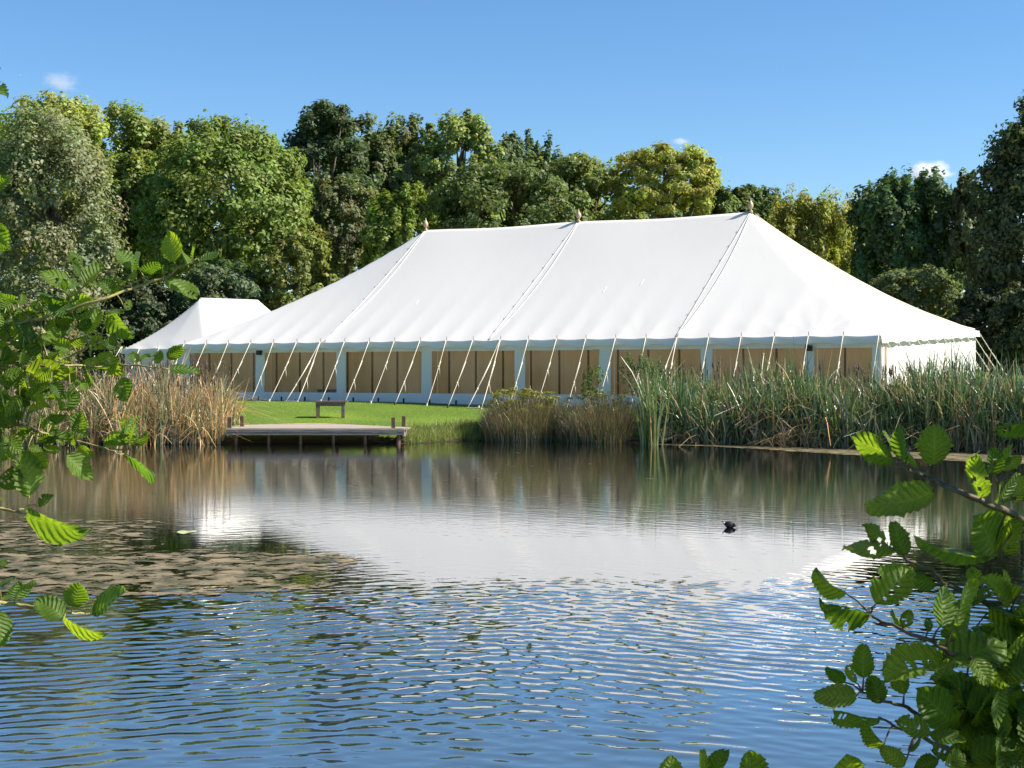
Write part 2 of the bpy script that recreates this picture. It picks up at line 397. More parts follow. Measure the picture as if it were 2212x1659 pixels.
# ------------------------------------------------------------------ big marquee
A = np.array([.8735, -.4868, 0.]); B = np.array([.4868, .8735, 0.]); UP = np.array([0, 0, 1.])
MID = np.array([2.21, 49.08, 0.])
marquee = empty("marquee", tuple(MID), 0, "long white pole marquee with three gilded finials and brown-lined windows beside the pond", "marquee")
def P3(s, tt, z): return A * s + B * tt + UP * z          # local to the marquee empty
SL, SR, TW, RID = -12.0, 11.7, 6.0, 6.0
ZR, ZB = 6.66, .70
def z_eave(s, tt):
    u = np.clip((np.asarray(s) + 12) / 24, 0, 1); v = np.clip((np.asarray(tt) + 6) / 12, 0, 1)
    return 2.60 + .42 * u ** 1.5 * v + .1 * (1 - u) * v
ROPE_S = np.linspace(SL + .25, SR - .05, 26)
def roof_z(s, tt):
    s = np.asarray(s, float); tt = np.asarray(tt, float)
    qt = np.abs(tt) / TW
    qs = np.clip(np.where(s > 0, (s - RID) / (SR - RID), (-s - RID) / (-SL - RID)), 0, 1)
    q = np.maximum(qt, qs)
    c = np.where(qs > qt, .36, .2 + .16 * np.clip(qs / np.maximum(qt, 1e-4), 0, 1))
    f = (1 - q) * (1 - c * q)
    ridge_sag = .05 * np.sin(np.pi * np.clip((s + RID) / RID, 0, 2)) ** 2 * (1 - q) ** 2
    ze = z_eave(s, tt)
    step = ROPE_S[1] - ROPE_S[0]
    ph = np.where(qt >= qs, (s - ROPE_S[0]) / step, (tt + TW) / 1.0) ; sc_amp = np.where(qt >= qs, .015, .007)
    scal = sc_amp * np.sin(np.pi * ph) ** 2 * sst(q, .72, 1.0) + .005 * np.sin(np.pi * ph) ** 2 * sst(q, .2, .8)
    tens = .006 * np.exp(-(np.abs(((ph + .5) % 1) - .5) / .13) ** 2) * sst(q, .45, .95) * (qt >= qs)
    billow = .05 * np.sin(s * .9 + 1.3 * np.sin(tt * .5)) * np.sin(np.pi * np.clip(q, 0, 1)) * .5
    wr = 0
    for s0, nn, a0 in ((9.9, 15, .020), (8.7, 12, .010), (4.9, 13, .010), (2.9, 12, .007)):
        dd = np.hypot(s - s0, tt + TW); an = np.arctan2(tt + TW, s - s0)
        wr = wr + a0 * np.sin(an * nn + s0) * sst(dd, .1, .45) * np.exp(-dd / .8)
    return ze + (ZR - ze) * f - ridge_sag - scal + tens + billow * .6 + wr
ss = np.unique(np.concatenate([np.linspace(SL, SR, 237), [-6, 0, 6]])); ts = np.linspace(-TW, TW, 97)
S, T = np.meshgrid(ss, ts); Zr = roof_z(S, T)
V = A[None, None] * S[..., None] + B * T[..., None] + UP * Zr[..., None]
obj("roof_canvas", np_mesh("roof_canvas", V, grid_faces(len(ss), len(ts)), M_canvas, smooth=True), marquee)

def valance(zfun, path, parent, mat, height=.19, wave=1.0, name="valance", amp=1.0):
    """path: list of (s,t) with outward normals; hanging cloth edge with a wavy hem"""
    vs = []; fs = []; n = len(path)
    for i, (p_, nrm, arc) in enumerate(path):
        z = p_[2]
        hem = height + .028 * amp * math.sin(arc * 2 * math.pi / .95 * wave) + .018 * math.sin(arc * 4.1 + 1)
        out = .03 + .02 * amp * math.sin(arc * 2 * math.pi / .95 + 1.2)
        for j, k in enumerate((0, .5, 1)):
            q = p_ + nrm * (.012 + out * k)
            vs.append((q[0], q[1], z + .012 - hem * k))
    for i in range(n - 1):
        for j in range(2):
            fs.append([i*3+j, (i+1)*3+j, (i+1)*3+j+1, i*3+j+1])
    return obj(name, np_mesh(name, vs, fs, mat, smooth=True), parent)
def eave_path(fix, lo, hi, along, n):
    out = []
    for u in np.linspace(lo, hi, n):
        s_, t_ = (u, fix) if along == 's' else (fix, u)
        nrm = (B * (1 if fix > 0 else -1)) if along == 's' else (A * (1 if fix > 0 else -1))
        z = float(roof_z(s_, t_)); p_ = A * s_ + B * t_; out.append((np.array([p_[0], p_[1], z]), nrm, u))
    return out
valance(None, eave_path(-TW, SL, SR, 's', 240), marquee, M_wall)
valance(None, eave_path(SR, -TW, TW, 't', 110), marquee, M_wall, amp=.3)
valance(None, eave_path(SL, -TW, TW, 't', 110), marquee, M_wall)
valance(None, eave_path(TW, SL, SR, 's', 240), marquee, M_wall)

# front wall: eight panels with a window each (edges measured along the front from the left corner)
WIN = [(.39,3.2),(3.56,6.42),(6.78,9.6),(9.97,12.85),(13.2,15.6),(15.97,18.7),(19.04,21.66),(21.9,23.45)]
TF = -TW + .10
edges = [0.02] + [(WIN[i][1] + WIN[i+1][0]) / 2 for i in range(7)] + [SR - SL - .02]
def wall_sheet(name, s0, s1, hole, tpos, mat, parent, z0=ZB, ztop=None):
    """cloth wall between s0 and s1 on the front plane with an optional window hole (a, b, zlo, zhi)"""
    xs = set(np.linspace(s0, s1, 13)); zs = {z0, z0 + .15, 1.02, 2.30, 2.45, 2.56}
    if hole:
        xs |= {hole[0], hole[1]}; xs = {x for x in xs if not (0 < abs(x - hole[0]) < .08 or 0 < abs(x - hole[1]) < .08)}
        xs |= {s0, s1}
    xs = sorted(xs); zs = sorted(zs)
    vs = []; fs = []
    for layer in (0, .012):
        base = len(vs)
        for z in zs:
            for x in xs:
                bill = .018 * math.sin(x * 3.1) * math.sin(z * 2.4) - (.10 * max(0, 1 - (z - z0) / .4) if z < 1.1 else 0) * .5
                vs.append(P3(x, tpos + layer + bill, z))
        nx = len(xs)
        for j in range(len(zs) - 1):
            for i in range(nx - 1):
                cx, cz = (xs[i] + xs[i+1]) / 2, (zs[j] + zs[j+1]) / 2
                if hole and hole[0] < cx < hole[1] and hole[2] < cz < hole[3]: continue
                f = [base + j*nx+i, base + j*nx+i+1, base + (j+1)*nx+i+1, base + (j+1)*nx+i]
                fs.append(f if layer == 0 else f[::-1])
    return obj(name, np_mesh(name, vs, fs, mat, smooth=True), parent)
for i, (a, b_) in enumerate(WIN):
    s0, s1 = SL + edges[i], SL + edges[i+1]; a += SL; b_ += SL
    wp = wall_sheet("wall_panel", s0, s1, (a, b_, 1.02, 2.30), TF, M_wall, marquee)
    pane = MB()
    n = 8; vs = []; fs = []
    for j in range(n + 1):
        for k, z in enumerate((1.0, 1.65, 2.32)):
            x = a - .015 + (b_ - a + .03) * j / n
            vs.append(P3(x, TF + .02 + .012 * math.sin(x * 2.3 + k * 1.4), z))
    for j in range(n):
        for k in range(2): fs.append([j*3+k, (j+1)*3+k, (j+1)*3+k+1, j*3+k+1])
    obj("window_pane", np_mesh("window_pane", vs, fs, M_pvc, smooth=True), wp)
# inner lining behind the windows: hanging pleated tan cloth, one width per panel
for i in range(8):
    s0, s1 = SL + edges[i] + .01, SL + edges[i+1] - .01
    xs = np.linspace(s0, s1, 70); zs = np.linspace(ZB + .08, 2.5, 6); vs = []; 
    for z in zs:
        for x in xs:
            vs.append(P3(x, TF + .62 + .035 * math.sin(x * 9 + .8 * math.sin(x * 2.1)) + .02 * math.sin(x * 23 + z), z))
    obj("inner_lining", np_mesh("inner_lining", vs, grid_faces(70, 6), M_lining, smooth=True), marquee)
# plain walls: right end (sunlit, softly pleated), left end, back
def plain_wall(p0, p1, nrm, z0a, z0b, parent, ztop, n=60, zb=ZB, pleat=.03, mat=M_wall):
    L = np.linalg.norm(p1 - p0); xs = np.linspace(0, 1, n); vs = []
    for k, q in enumerate((0, .25, .5, .75, 1)):
        for u in xs:
            p_ = p0 + (p1 - p0) * u; zt = ztop(u); z = zb + (zt - zb) * q
            off = pleat * math.sin(u * L * 2 * math.pi / .55 + .6 * math.sin(u * 9)) * (.4 + .6 * (1 - q)) 
            vs.append((p_ + nrm * off) + UP * z)
    return obj("wall_panel", np_mesh("wall_panel", vs, grid_faces(n, 5), mat, smooth=True), parent)
for k in range(4):
    t0, t1 = -5.9 + k * 2.95, -5.9 + (k + 1) * 2.95
    plain_wall(P3(SR - .1, t0, 0), P3(SR - .1, t1, 0), A, 0, 0, marquee, lambda u, t0=t0, t1=t1: float(z_eave(SR, t0 + (t1 - t0) * u)) - .04)
    plain_wall(P3(SL + .1, t0, 0), P3(SL + .1, t1, 0), -A, 0, 0, marquee, lambda u, t0=t0, t1=t1: float(z_eave(SL, t0 + (t1 - t0) * u)) - .04)
for k in range(8):
    s0, s1 = SL + .1 + k * 2.94, SL + .1 + (k + 1) * 2.94
    plain_wall(P3(s0, 5.9, 0), P3(s1, 5.9, 0), B, 0, 0, marquee, lambda u, s0=s0, s1=s1: float(z_eave(s0 + (s1 - s0) * u, TW)) - .04, 30)

def local_ground(p_):   # ground height under a point local to the marquee
    return float(ground_z(np.array(p_[0] + MID[0]), np.array(p_[1] + MID[1])))
# side poles, pins, guy ropes with knots, pegs along the front
def guy_rope(top, foot, parent, r=.011, knot=.55, tail=.25, wob=0):
    m = MB(); top = np.array(top, float); foot = np.array(foot, float)
    L = [top + (foot - top) * u - UP * .05 * math.sin(math.pi * u) for u in np.linspace(0, 1, 7)]
    m.tube(L, r, 5)
    k = top + (foot - top) * knot - UP * .05 * math.sin(math.pi * knot)
    m.tube([k + UP * .035, k + UP * .015, k - UP * .015, k - UP * .04], [.008, .026, .026, .008], 6)
    if tail > 0:
        m.tube([k, k + np.array([.03, -.02, -tail * .4]), k + np.array([.045, -.02, -tail])], .008, 4)
    k2 = top + (foot - top) * .30 - UP * .05 * math.sin(math.pi * .3)
    d = (foot - top) / np.linalg.norm(foot - top)
    m.tube([k2 + np.array([.02, 0, 0]), k + np.array([.012, 0, 0])], r * .8, 4)
    return m.build("guy_rope", M_rope, parent, smooth=True)
king_k = {int(np.argmin(np.abs(ROPE_S - k))) for k in (-6, 0, 6)}
for i, s in enumerate(ROPE_S):
    zt = float(roof_z(s, -TW))
    mp = MB(); top = P3(s, TF + .07, zt)
    mp.tube([P3(s, TF + .07, ZB - .05), P3(s, TF + .07, zt - .02)], .032, 8); mp.tube([P3(s, -TW + .02, zt - .06), P3(s, -TW + .02, zt + .13)], .010, 5)
    mp.build("side_pole", M_pole, marquee, smooth=True)
    out = 1.30 + .12 * math.sin(i * 2.7); ft = P3(s + .05 * math.sin(i * 1.9), -TW - out, 0); ft[2] = local_ground(ft) - .02
    e = P3(s, -TW - .01, zt + .02)
    if i in king_k:
        for dx, dk in ((-.30, .7), (.16, .6)):
            f2 = P3(s + dx, -TW - out - .15, 0); f2[2] = local_ground(f2) - .01
            guy_rope(e, f2, marquee, .013, dk, .0 if dx < 0 else .35)
        g1 = P3(s - .32, -TW - out - .15, 0); g2 = P3(s + .18, -TW - out - .15, 0)
        g1[2] = local_ground(g1) + .015; g2[2] = local_ground(g2) + .015
        MB().tube([g1, (g1 + g2) / 2, g2], .022, 6).build("ground_bar", M_rope, marquee)
    else:
        guy_rope(e, ft, marquee, .0095, .50 + .12 * math.sin(i * 3.3), .3 if i % 3 else .12)
    pg = MB().tube([ft - UP * .1, ft + UP * .10 + B * .03], [.02, .024], 6); pg.build("tent_peg", M_rope if i % 2 else M_peg, marquee)
    dp = P3(s + .42, TF - .22, 0); dp[2] = local_ground(dp)
    MB().tube([dp - UP * .08, dp + UP * .13], [.024, .03], 6).build("tent_peg", M_peg, marquee)
for k, tt in enumerate(np.linspace(-5.8, 5.8, 12)):            # right end
    zt = float(roof_z(SR, tt)); e = P3(SR + .01, tt, zt + .02)
    ft = P3(SR + 1.4, tt * 1.08, 0); ft[2] = local_ground(ft) - .02
    guy_rope(e, ft, marquee, .011, .5, .2)
    MB().tube([P3(SR - .17, tt, ZB), P3(SR - .17, tt, zt - .05)], .032, 8).build("side_pole", M_pole, marquee, smooth=True)
    MB().tube([ft - UP * .1, ft + UP * .1], [.02, .024], 6).build("tent_peg", M_peg, marquee)
for k, s in enumerate(np.linspace(8.5, 11.4, 3)):
    zt = float(roof_z(s, TW)); ft = P3(s, TW + 1.4, 0); ft[2] = local_ground(ft) - .02
    guy_rope(P3(s, TW + .01, zt), ft, marquee, .011)
for tt in np.linspace(-5.5, 0, 4):                              # left end
    zt = float(roof_z(SL, tt)); ft = P3(SL - .9, tt, 0); ft[2] = local_ground(ft) - .02
    guy_rope(P3(SL - .01, tt, zt), ft, marquee, .011)
# king poles with finials
for s in (-6, 0, 6):
    kp = MB().tube([P3(s, 0, ZB - .1), P3(s, 0, ZR + .05)], .06, 10).build("king_pole", M_pole, marquee, smooth=True)
    prof = [(.0,-.05),(.05,-.05),(.055,.0),(.075,.03),(.075,.06),(.035,.09),(.03,.13),(.06,.16),(.085,.20),(.10,.255),(.095,.31),(.065,.37),(.035,.41),(.022,.45),(.012,.52),(.0,.54)]
    MB().lathe([(a_ * .85, z_ * .85) for a_, z_ in prof], tuple(P3(s, 0, ZR - .02)), 14).build("finial", M_final, kp, smooth=True)
# roof seams: laced double ropes from each king pole to the front eave, with toggles
for s in (-6, 0, 6):
    for side in (-1, 1):
        for dx, r in ((-.055, .012), (.055, .012)):
            pts = []
            for q in np.linspace(.015, .99, 34):
                off = dx * (.25 + 1.9 * math.sin(math.pi * q) ** 1.0)
                pts.append(P3(s + off, side * TW * q, float(roof_z(s + off, side * TW * q)) + .016))
            MB().tube(pts, r, 5).build("seam_rope", M_canvas, marquee, smooth=True)
        for q in np.linspace(.14, .90, 8):
            off = .055 * (.25 + 1.9 * math.sin(math.pi * q)); z = float(roof_z(s, side * TW * q)) + .03
            MB().tube([P3(s - off - .03, side*TW*q, z), P3(s - off, side*TW*(q + .003), z + .012), P3(s - off + .03, side*TW*(q + .006), z)], .010, 5).build("toggle", M_canvas, marquee)
# hip ropes at both ends (tan binding on the corners)
for s0, s1, r in ((6, SR, .028), (-6, SL, .016)):
    for side in (1,):
        pts = []
        for q in np.linspace(.02, .98, 30):
            pts.append(P3(s0 + (s1 - s0) * q, side * TW * q, float(roof_z(s0 + (s1 - s0) * q, side * TW * q)) + .014))
        MB().tube(pts, r if side > 0 else .012, 5).build("hip_binding", M_rope if side > 0 else M_canvas, marquee, smooth=True)
# rope tie flashes sewn on the canvas of the middle bay
for (s, q, l) in ((-3.9, .62, .04), (2.6, .55, .05), (3.7, .50, .05)):
    pts = [P3(s, -TW * (q + d), float(roof_z(s, -TW * (q + d))) + .006) for d in np.linspace(0, l, 6)]
    MB().tube(pts, [.004, .010, .010, .010, .008, .004], 5).build("seam_tape", M_canvas, marquee, smooth=True)
# black floodlights under the eave
for s, nm in ((SL + 3.38, "small black floodlight on the marquee post by the tall reeds and jetty"), (SL + 21.78, "small black floodlight on the marquee post near the sunlit end wall")):
    p_ = MID + P3(s, TF - .06, 0)
    m = MB(); m.bevbox((-.085, -.05, -.075), (.085, .04, .075), .015); m.box((-.02, .03, .02), (.02, .10, .06)); m.box((-.07, -.058, -.06), (.07, -.049, .06))
    m.build("floodlight", M_black, None, label=nm, cat="floodlight", group="floodlights on the marquee wall", loc=(p_[0], p_[1], 2.30), rot=(0, 0, math.atan2(A[1], A[0])))
# blue crates standing inside
for s, l in ((SL + 5.75, "blue plastic crate inside the window, the wider of two"), (SL + 6.12, "blue plastic crate inside the window, the narrower of two")):
    p_ = MID + P3(s, TF + .33, 0); wd = .20 if "wider" in l else .13
    m = MB(); m.bevbox((-wd, -.15, 0), (wd, .15, .40), .02); m.bevbox((-wd - .015, -.165, .36), (wd + .015, .165, .42), .015)
    m.build("crate", M_blue, None, label=l, cat="crate", group="crates inside the marquee", loc=(p_[0], p_[1], ZB), rot=(0, 0, math.atan2(A[1], A[0])))

# ------------------------------------------------------------------ small side tent (ridge runs away from the pond)
FL = np.array([-13.96, 52.9, 0.])
C2 = FL + A * 2.0 + B * 3.55
side_tent = empty("side_tent", tuple(C2), 0, "small plain white tent with a short flat ridge joined to the marquee's far end", "tent")
def sroof(u, v):        # u along B (ridge), v along A
    qv = np.abs(v) / 2.0; qu = np.clip((np.abs(u) - 1.65) / 1.9, 0, 1); q = np.maximum(qv, qu)
    c = .25 + .15 * np.minimum(qu, qv) / np.maximum(q, 1e-4)
    return 2.57 + .02 * u + (4.40 - 2.57) * (1 - q) * (1 - c * q) - .03 * np.sin(np.pi * (u + v)) ** 2 * sst(q, .8, 1)
us = np.linspace(-3.55, 3.55, 73); vs_ = np.linspace(-2, 2, 41)
U_, V_ = np.meshgrid(us, vs_); Zs = sroof(U_, V_)
VV = B * U_[..., None] + A * V_[..., None] + UP * Zs[..., None]
obj("roof_canvas", np_mesh("roof_canvas", VV, grid_faces(len(us), len(vs_))[:, ::-1].copy(), M_canvas, smooth=True), side_tent)
for fix, lo, hi, al in ((-3.55, -2, 2, 'v'), (-2, -3.55, 3.55, 'u'), (2, -3.55, 3.55, 'u'), (3.55, -2, 2, 'v')):
    path = []
    for q in np.linspace(lo, hi, 60):
        u, v = (fix, q) if al == 'v' else (q, fix)
        nr = (B if al == 'v' else A) * (1 if fix > 0 else -1); p_ = B * u + A * v
        path.append((np.array([p_[0], p_[1], float(sroof(np.array(u), np.array(v)))]), nr, q))
    valance(None, path, side_tent, M_wall, .16)
    s_ = .05 if fix > 0 else -.05; f_ = fix - s_ * 1.6
    e0, e1 = (B * f_ + A * (lo + .08), B * f_ + A * (hi - .08)) if al == 'v' else (B * (lo + .08) + A * f_, B * (hi - .08) + A * f_)
    plain_wall(e0, e1, path[0][1], 0, 0, side_tent, lambda u: 2.53, 40, ZB - .02, .02)
for u in (-1.65, 1.65):
    MB().tube([B * u + UP * (ZB - .1), B * u + UP * 4.38], .03, 8).build("king_pole", M_pole, side_tent, smooth=True)
for v in (-2.0, -1.1, -.2, .7):
    f_ = B * (-3.55 - 1.2) + A * (v - (.5 if v < -1.5 else 0)); f_[2] = .68
    e = B * -3.56 + A * v; e[2] = 2.58; guy_rope(e, f_, side_tent, .012)
f_ = B * -3.3 + A * -3.2; f_[2] = .7; e = B * -3.5 + A * -2.02; e[2] = 2.58; guy_rope(e, f_, side_tent, .012)

# ------------------------------------------------------------------ jetty
jetty = empty("jetty", (-4.49, 33.8, 0), 0, "low weathered timber jetty with four stub posts at the pond edge", "jetty")
JZ = .38
POLY_L = [(0, -2.03), (2.0, -2.08), (3.2, -.8)]; POLY_R = [(0, 2.02), (.6, 2.14), (3.2, -.2)]
def interp(tab, y):
    return float(np.interp(y, [a for a, _ in tab], [b_ for _, b_ in tab]))
y = 0.0; i = 0
while y < 3.15:
    x0 = interp(POLY_L, y) - .03 * random.random(); x1 = interp(POLY_R, y + .07) + .02 * random.random()
    if x1 - x0 > .15:
        m = MB(); dz = random.uniform(-.003, .003)
        m.box((x0, y + .004, JZ - .035 + dz), (x1, y + .141, JZ + dz)); m.build("plank", M_plank, jetty)
    y += .147; i += 1
for z0, z1, yy in ((JZ - .09, JZ - .04, -.035), (JZ - .155, JZ - .097, -.03)):
    MB().box((-2.05, yy, z0), (2.03, .0, z1)).build("fascia_board", M_fascia, jetty)
MB().box((1.985, .005, JZ - .19), (2.02, 1.0, JZ - .04)).build("fascia_board", M_fascia, jetty)
MB().box((-2.03, .005, JZ - .19), (-1.995, 2.0, JZ - .04)).build("fascia_board", M_fascia, jetty)
for x, yy, h in ((-1.98, .10, .25), (-1.86, 1.0, .25), (1.77, .10, .24), (1.95, .9, .25)):
    m = MB(); m.bevbox((x - .043, yy - .043, JZ - .02), (x + .043, yy + .043, JZ + h), .008); m.build("stub_post", M_post, jetty)
for x in np.linspace(-1.85, 1.88, 6):
    MB().tube([(x, .12, -.7), (x + random.uniform(-.02, .02), .12, JZ - .04)], .035 if x < 1.7 else .045, 7).build("pile", M_post, jetty)
    MB().tube([(x, .9, -.7), (x, .9, JZ - .04)], .04, 7).build("pile", M_post, jetty)

# ------------------------------------------------------------------ bench
bz = float(ground_z(np.array(-4.76), np.array(38.8)))
bench = empty("bench", (-4.76, 38.8, bz), math.radians(3), "small backless timber bench on the lawn behind the jetty", "bench")
for k in range(3):
    MB().bevbox((-.44 + .01 * k, -.16 + k * .108, .405), (.45, -.16 + k * .108 + .098, .44), .006).build("seat_plank", M_bench, bench)
for yy in (-.135, .10):
    MB().box((-.38, yy, .305), (.38, yy + .03, .403)).build("apron", M_bench, bench)
for x in (-.33, .33):
    for yy in (-.103, .068):
        MB().bevbox((x - .042, yy - .03, -.06), (x + .042, yy + .03, .40), .006).build("leg", M_bench, bench)

# ------------------------------------------------------------------ trees
def jitter_col(base, n, r, hue=.25, val=.25):
    c = np.array(base)[None] * (1 + val * r.normal(0, 1, (n, 1)).clip(-1.8, 2.2) * .6)
    c = c * (1 + hue * r.normal(0, .5, (n, 3)) * np.array([1, .35, .8]))
    return np.clip(c, .004, .9)
def leaf_quads(c, nrm, size, r, aspect=.62, tang=None):
    n = len(c)
    nrm = nrm / np.linalg.norm(nrm, axis=1, keepdims=True)
    t_ = r.normal(0, 1, (n, 3)) if tang is None else tang + r.normal(0, .35, (n, 3))
    t_ -= nrm * (t_ * nrm).sum(1, keepdims=True); t_ /= np.linalg.norm(t_, axis=1, keepdims=True) + 1e-9
    b_ = np.cross(nrm, t_); s = size[:, None]
    v = np.stack([c - t_ * s * .5, c + b_ * s * .5 * aspect + t_ * s * .08 + nrm * s * .08, c + t_ * s * .5, c - b_ * s * .5 * aspect + t_ * s * .08 + nrm * s * .08], 1)
    return v.reshape(-1, 3), np.arange(4 * n).reshape(n, 4)
def crown_points(r, n, R, style, ncl):
    """leaf centres and normals in a unit crown scaled by R; clumps give light and dark"""
    d = r.normal(0, 1, (ncl, 3)); d /= np.linalg.norm(d, axis=1, keepdims=True)
    d[:, 2] = np.where(d[:, 2] < -.65, -d[:, 2], d[:, 2])
    rad = r.uniform(.25, .95, ncl) ** .38
    lump = 1 + .10 * np.sin(d[:, 0] * 3.1 + r.uniform(0, 6)) + .10 * np.sin(d[:, 2] * 4 + d[:, 1] * 3 + r.uniform(0, 6))
    pw = (np.abs(d) ** 2.7).sum(1) ** (-1 / 2.7)                # fuller than an ellipsoid
    cc = d * (rad * lump * (.35 + .65 * pw))[:, None]
    cc = cc * (.90 / np.abs(cc).max(0))
    if style == 'tier':
        lv = np.round((cc[:, 2] + 1) * 7) / 7 - 1; cc[:, 2] = lv + r.normal(0, .05, ncl)
    if style == 'shoots':
        k = int(ncl * .22); cc[:k, 2] = r.uniform(.75, 1.08, k) * np.sqrt(np.clip(1 - (cc[:k, 0] ** 2 + cc[:k, 1] ** 2) * .8, .1, 1)); 
    cr = r.uniform(.08, .19, ncl)
    idx = r.integers(0, ncl, n)
    u = r.normal(0, 1, (n, 3)); u /= np.linalg.norm(u, axis=1, keepdims=True)
    rr = (r.uniform(0, 1, n) ** .45) * cr[idx]
    flat = {'tier': np.array([1.4, 1.4, .5]), 'weep': np.array([.75, .75, 1.7]), 'shoots': np.array([.75, .75, 1.25])}.get(style, np.array([1, 1, .8]))
    c = cc[idx] + u * rr[:, None] * flat
    if style == 'weep': c[:, 2] -= .10
    nrm = u * .55 + cc[idx] / (np.linalg.norm(cc[idx], axis=1, keepdims=True) + 1e-6) * .45 + np.array([0, 0, .35]) + r.normal(0, .45, (n, 3))
    return c * R, nrm, cc * R, idx
def tree(name, label, px, top, bot, hw, Y, colour, n=13000, leaf=.26, style='round', ncl=90, cat="tree", group=None, seed=0, trunk_r=None, val=.26, hue=.17, base_z=None, lean=0, depth=None, stray=.005):
    r = np.random.default_rng(seed * 101 + 5); n = int(n * 1.6); leaf *= .80; ncl = int(ncl * 2.6)
    zt = EYE + (HY - top) / F * Y; zb = EYE + (HY - bot) / F * Y
    cx = (px - CX) / F * Y; Rx = hw / F * Y; Rz = (zt - zb) / 2 / .97; cz = (zt + zb) / 2
    gz = float(ground_z(np.array(cx), np.array(float(Y)))) if base_z is None else base_z
    R = np.array([Rx, depth or Rx * .9, Rz])
    root = empty(name, (cx, Y, gz), 0, label, cat, group)
    c, nrm, cc, idx = crown_points(r, n, R, style, ncl)
    k = int(n * stray); c[:k] += r.normal(0, .12, (k, 3)) * R * .8      # loose leaves break the outline
    c[:, 2] += cz - gz; cc = cc + np.array([0, 0, cz - gz])
    c[:, 0] += lean * (c[:, 2] - (cz - gz)) / Rz
    ok = c[:, 2] > .05; c = c[ok]; nrm = nrm[ok]; idx = idx[ok]
    m = len(c)
    clump_tint = 1 + .12 * r.normal(0, 1, (ncl, 1)) + .05 * r.normal(0, 1, (ncl, 3))
    col = jitter_col(np.array(colour) * np.array([1.60, 1.62, 1.6]), m, r, hue, val) * np.clip(clump_tint[idx], .6, 1.5)
    tang = np.tile(np.array([0, 0, -1.]), (m, 1)) if style == 'weep' else None
    v, f = leaf_quads(c, nrm, r.uniform(.5, 1.5, m) * leaf, r, .38 if style == 'weep' else .62, tang)
    obj("crown", np_mesh("crown", v, f, M_leaf, col=np.repeat(col, 4, 0)), root)
    tr = trunk_r or .018 * (zt - gz) + .05
    mb = MB(); H0 = max(cz - gz, .4)
    base = np.array([0, 0, -.15]); mid = np.array([.1 * math.sin(seed), 0, H0 * .55]); topp = np.array([lean * .3, 0, H0 + Rz * .45])
    pts = [base, base * .4 + mid * .3 + np.array([0, 0, .1]), mid, (mid + topp) / 2 + np.array([.12 * math.cos(seed), .1, 0]), topp]
    mb.tube(pts, [tr * 1.25, tr, tr * .8, tr * .5, tr * .12], 8)
    for q in range(12):
        tgt = cc[r.integers(0, ncl)]; u = r.uniform(.25, .9); st = mid * (1 - u) + topp * u if u > .3 else mid
        mb.tube([st, (st + tgt) / 2 + np.array([0, 0, -.06 * Rz]), tgt], [tr * .38, tr * .25, tr * .07], 5)
    mb.build("trunk", M_bark, root, smooth=True)
    return root

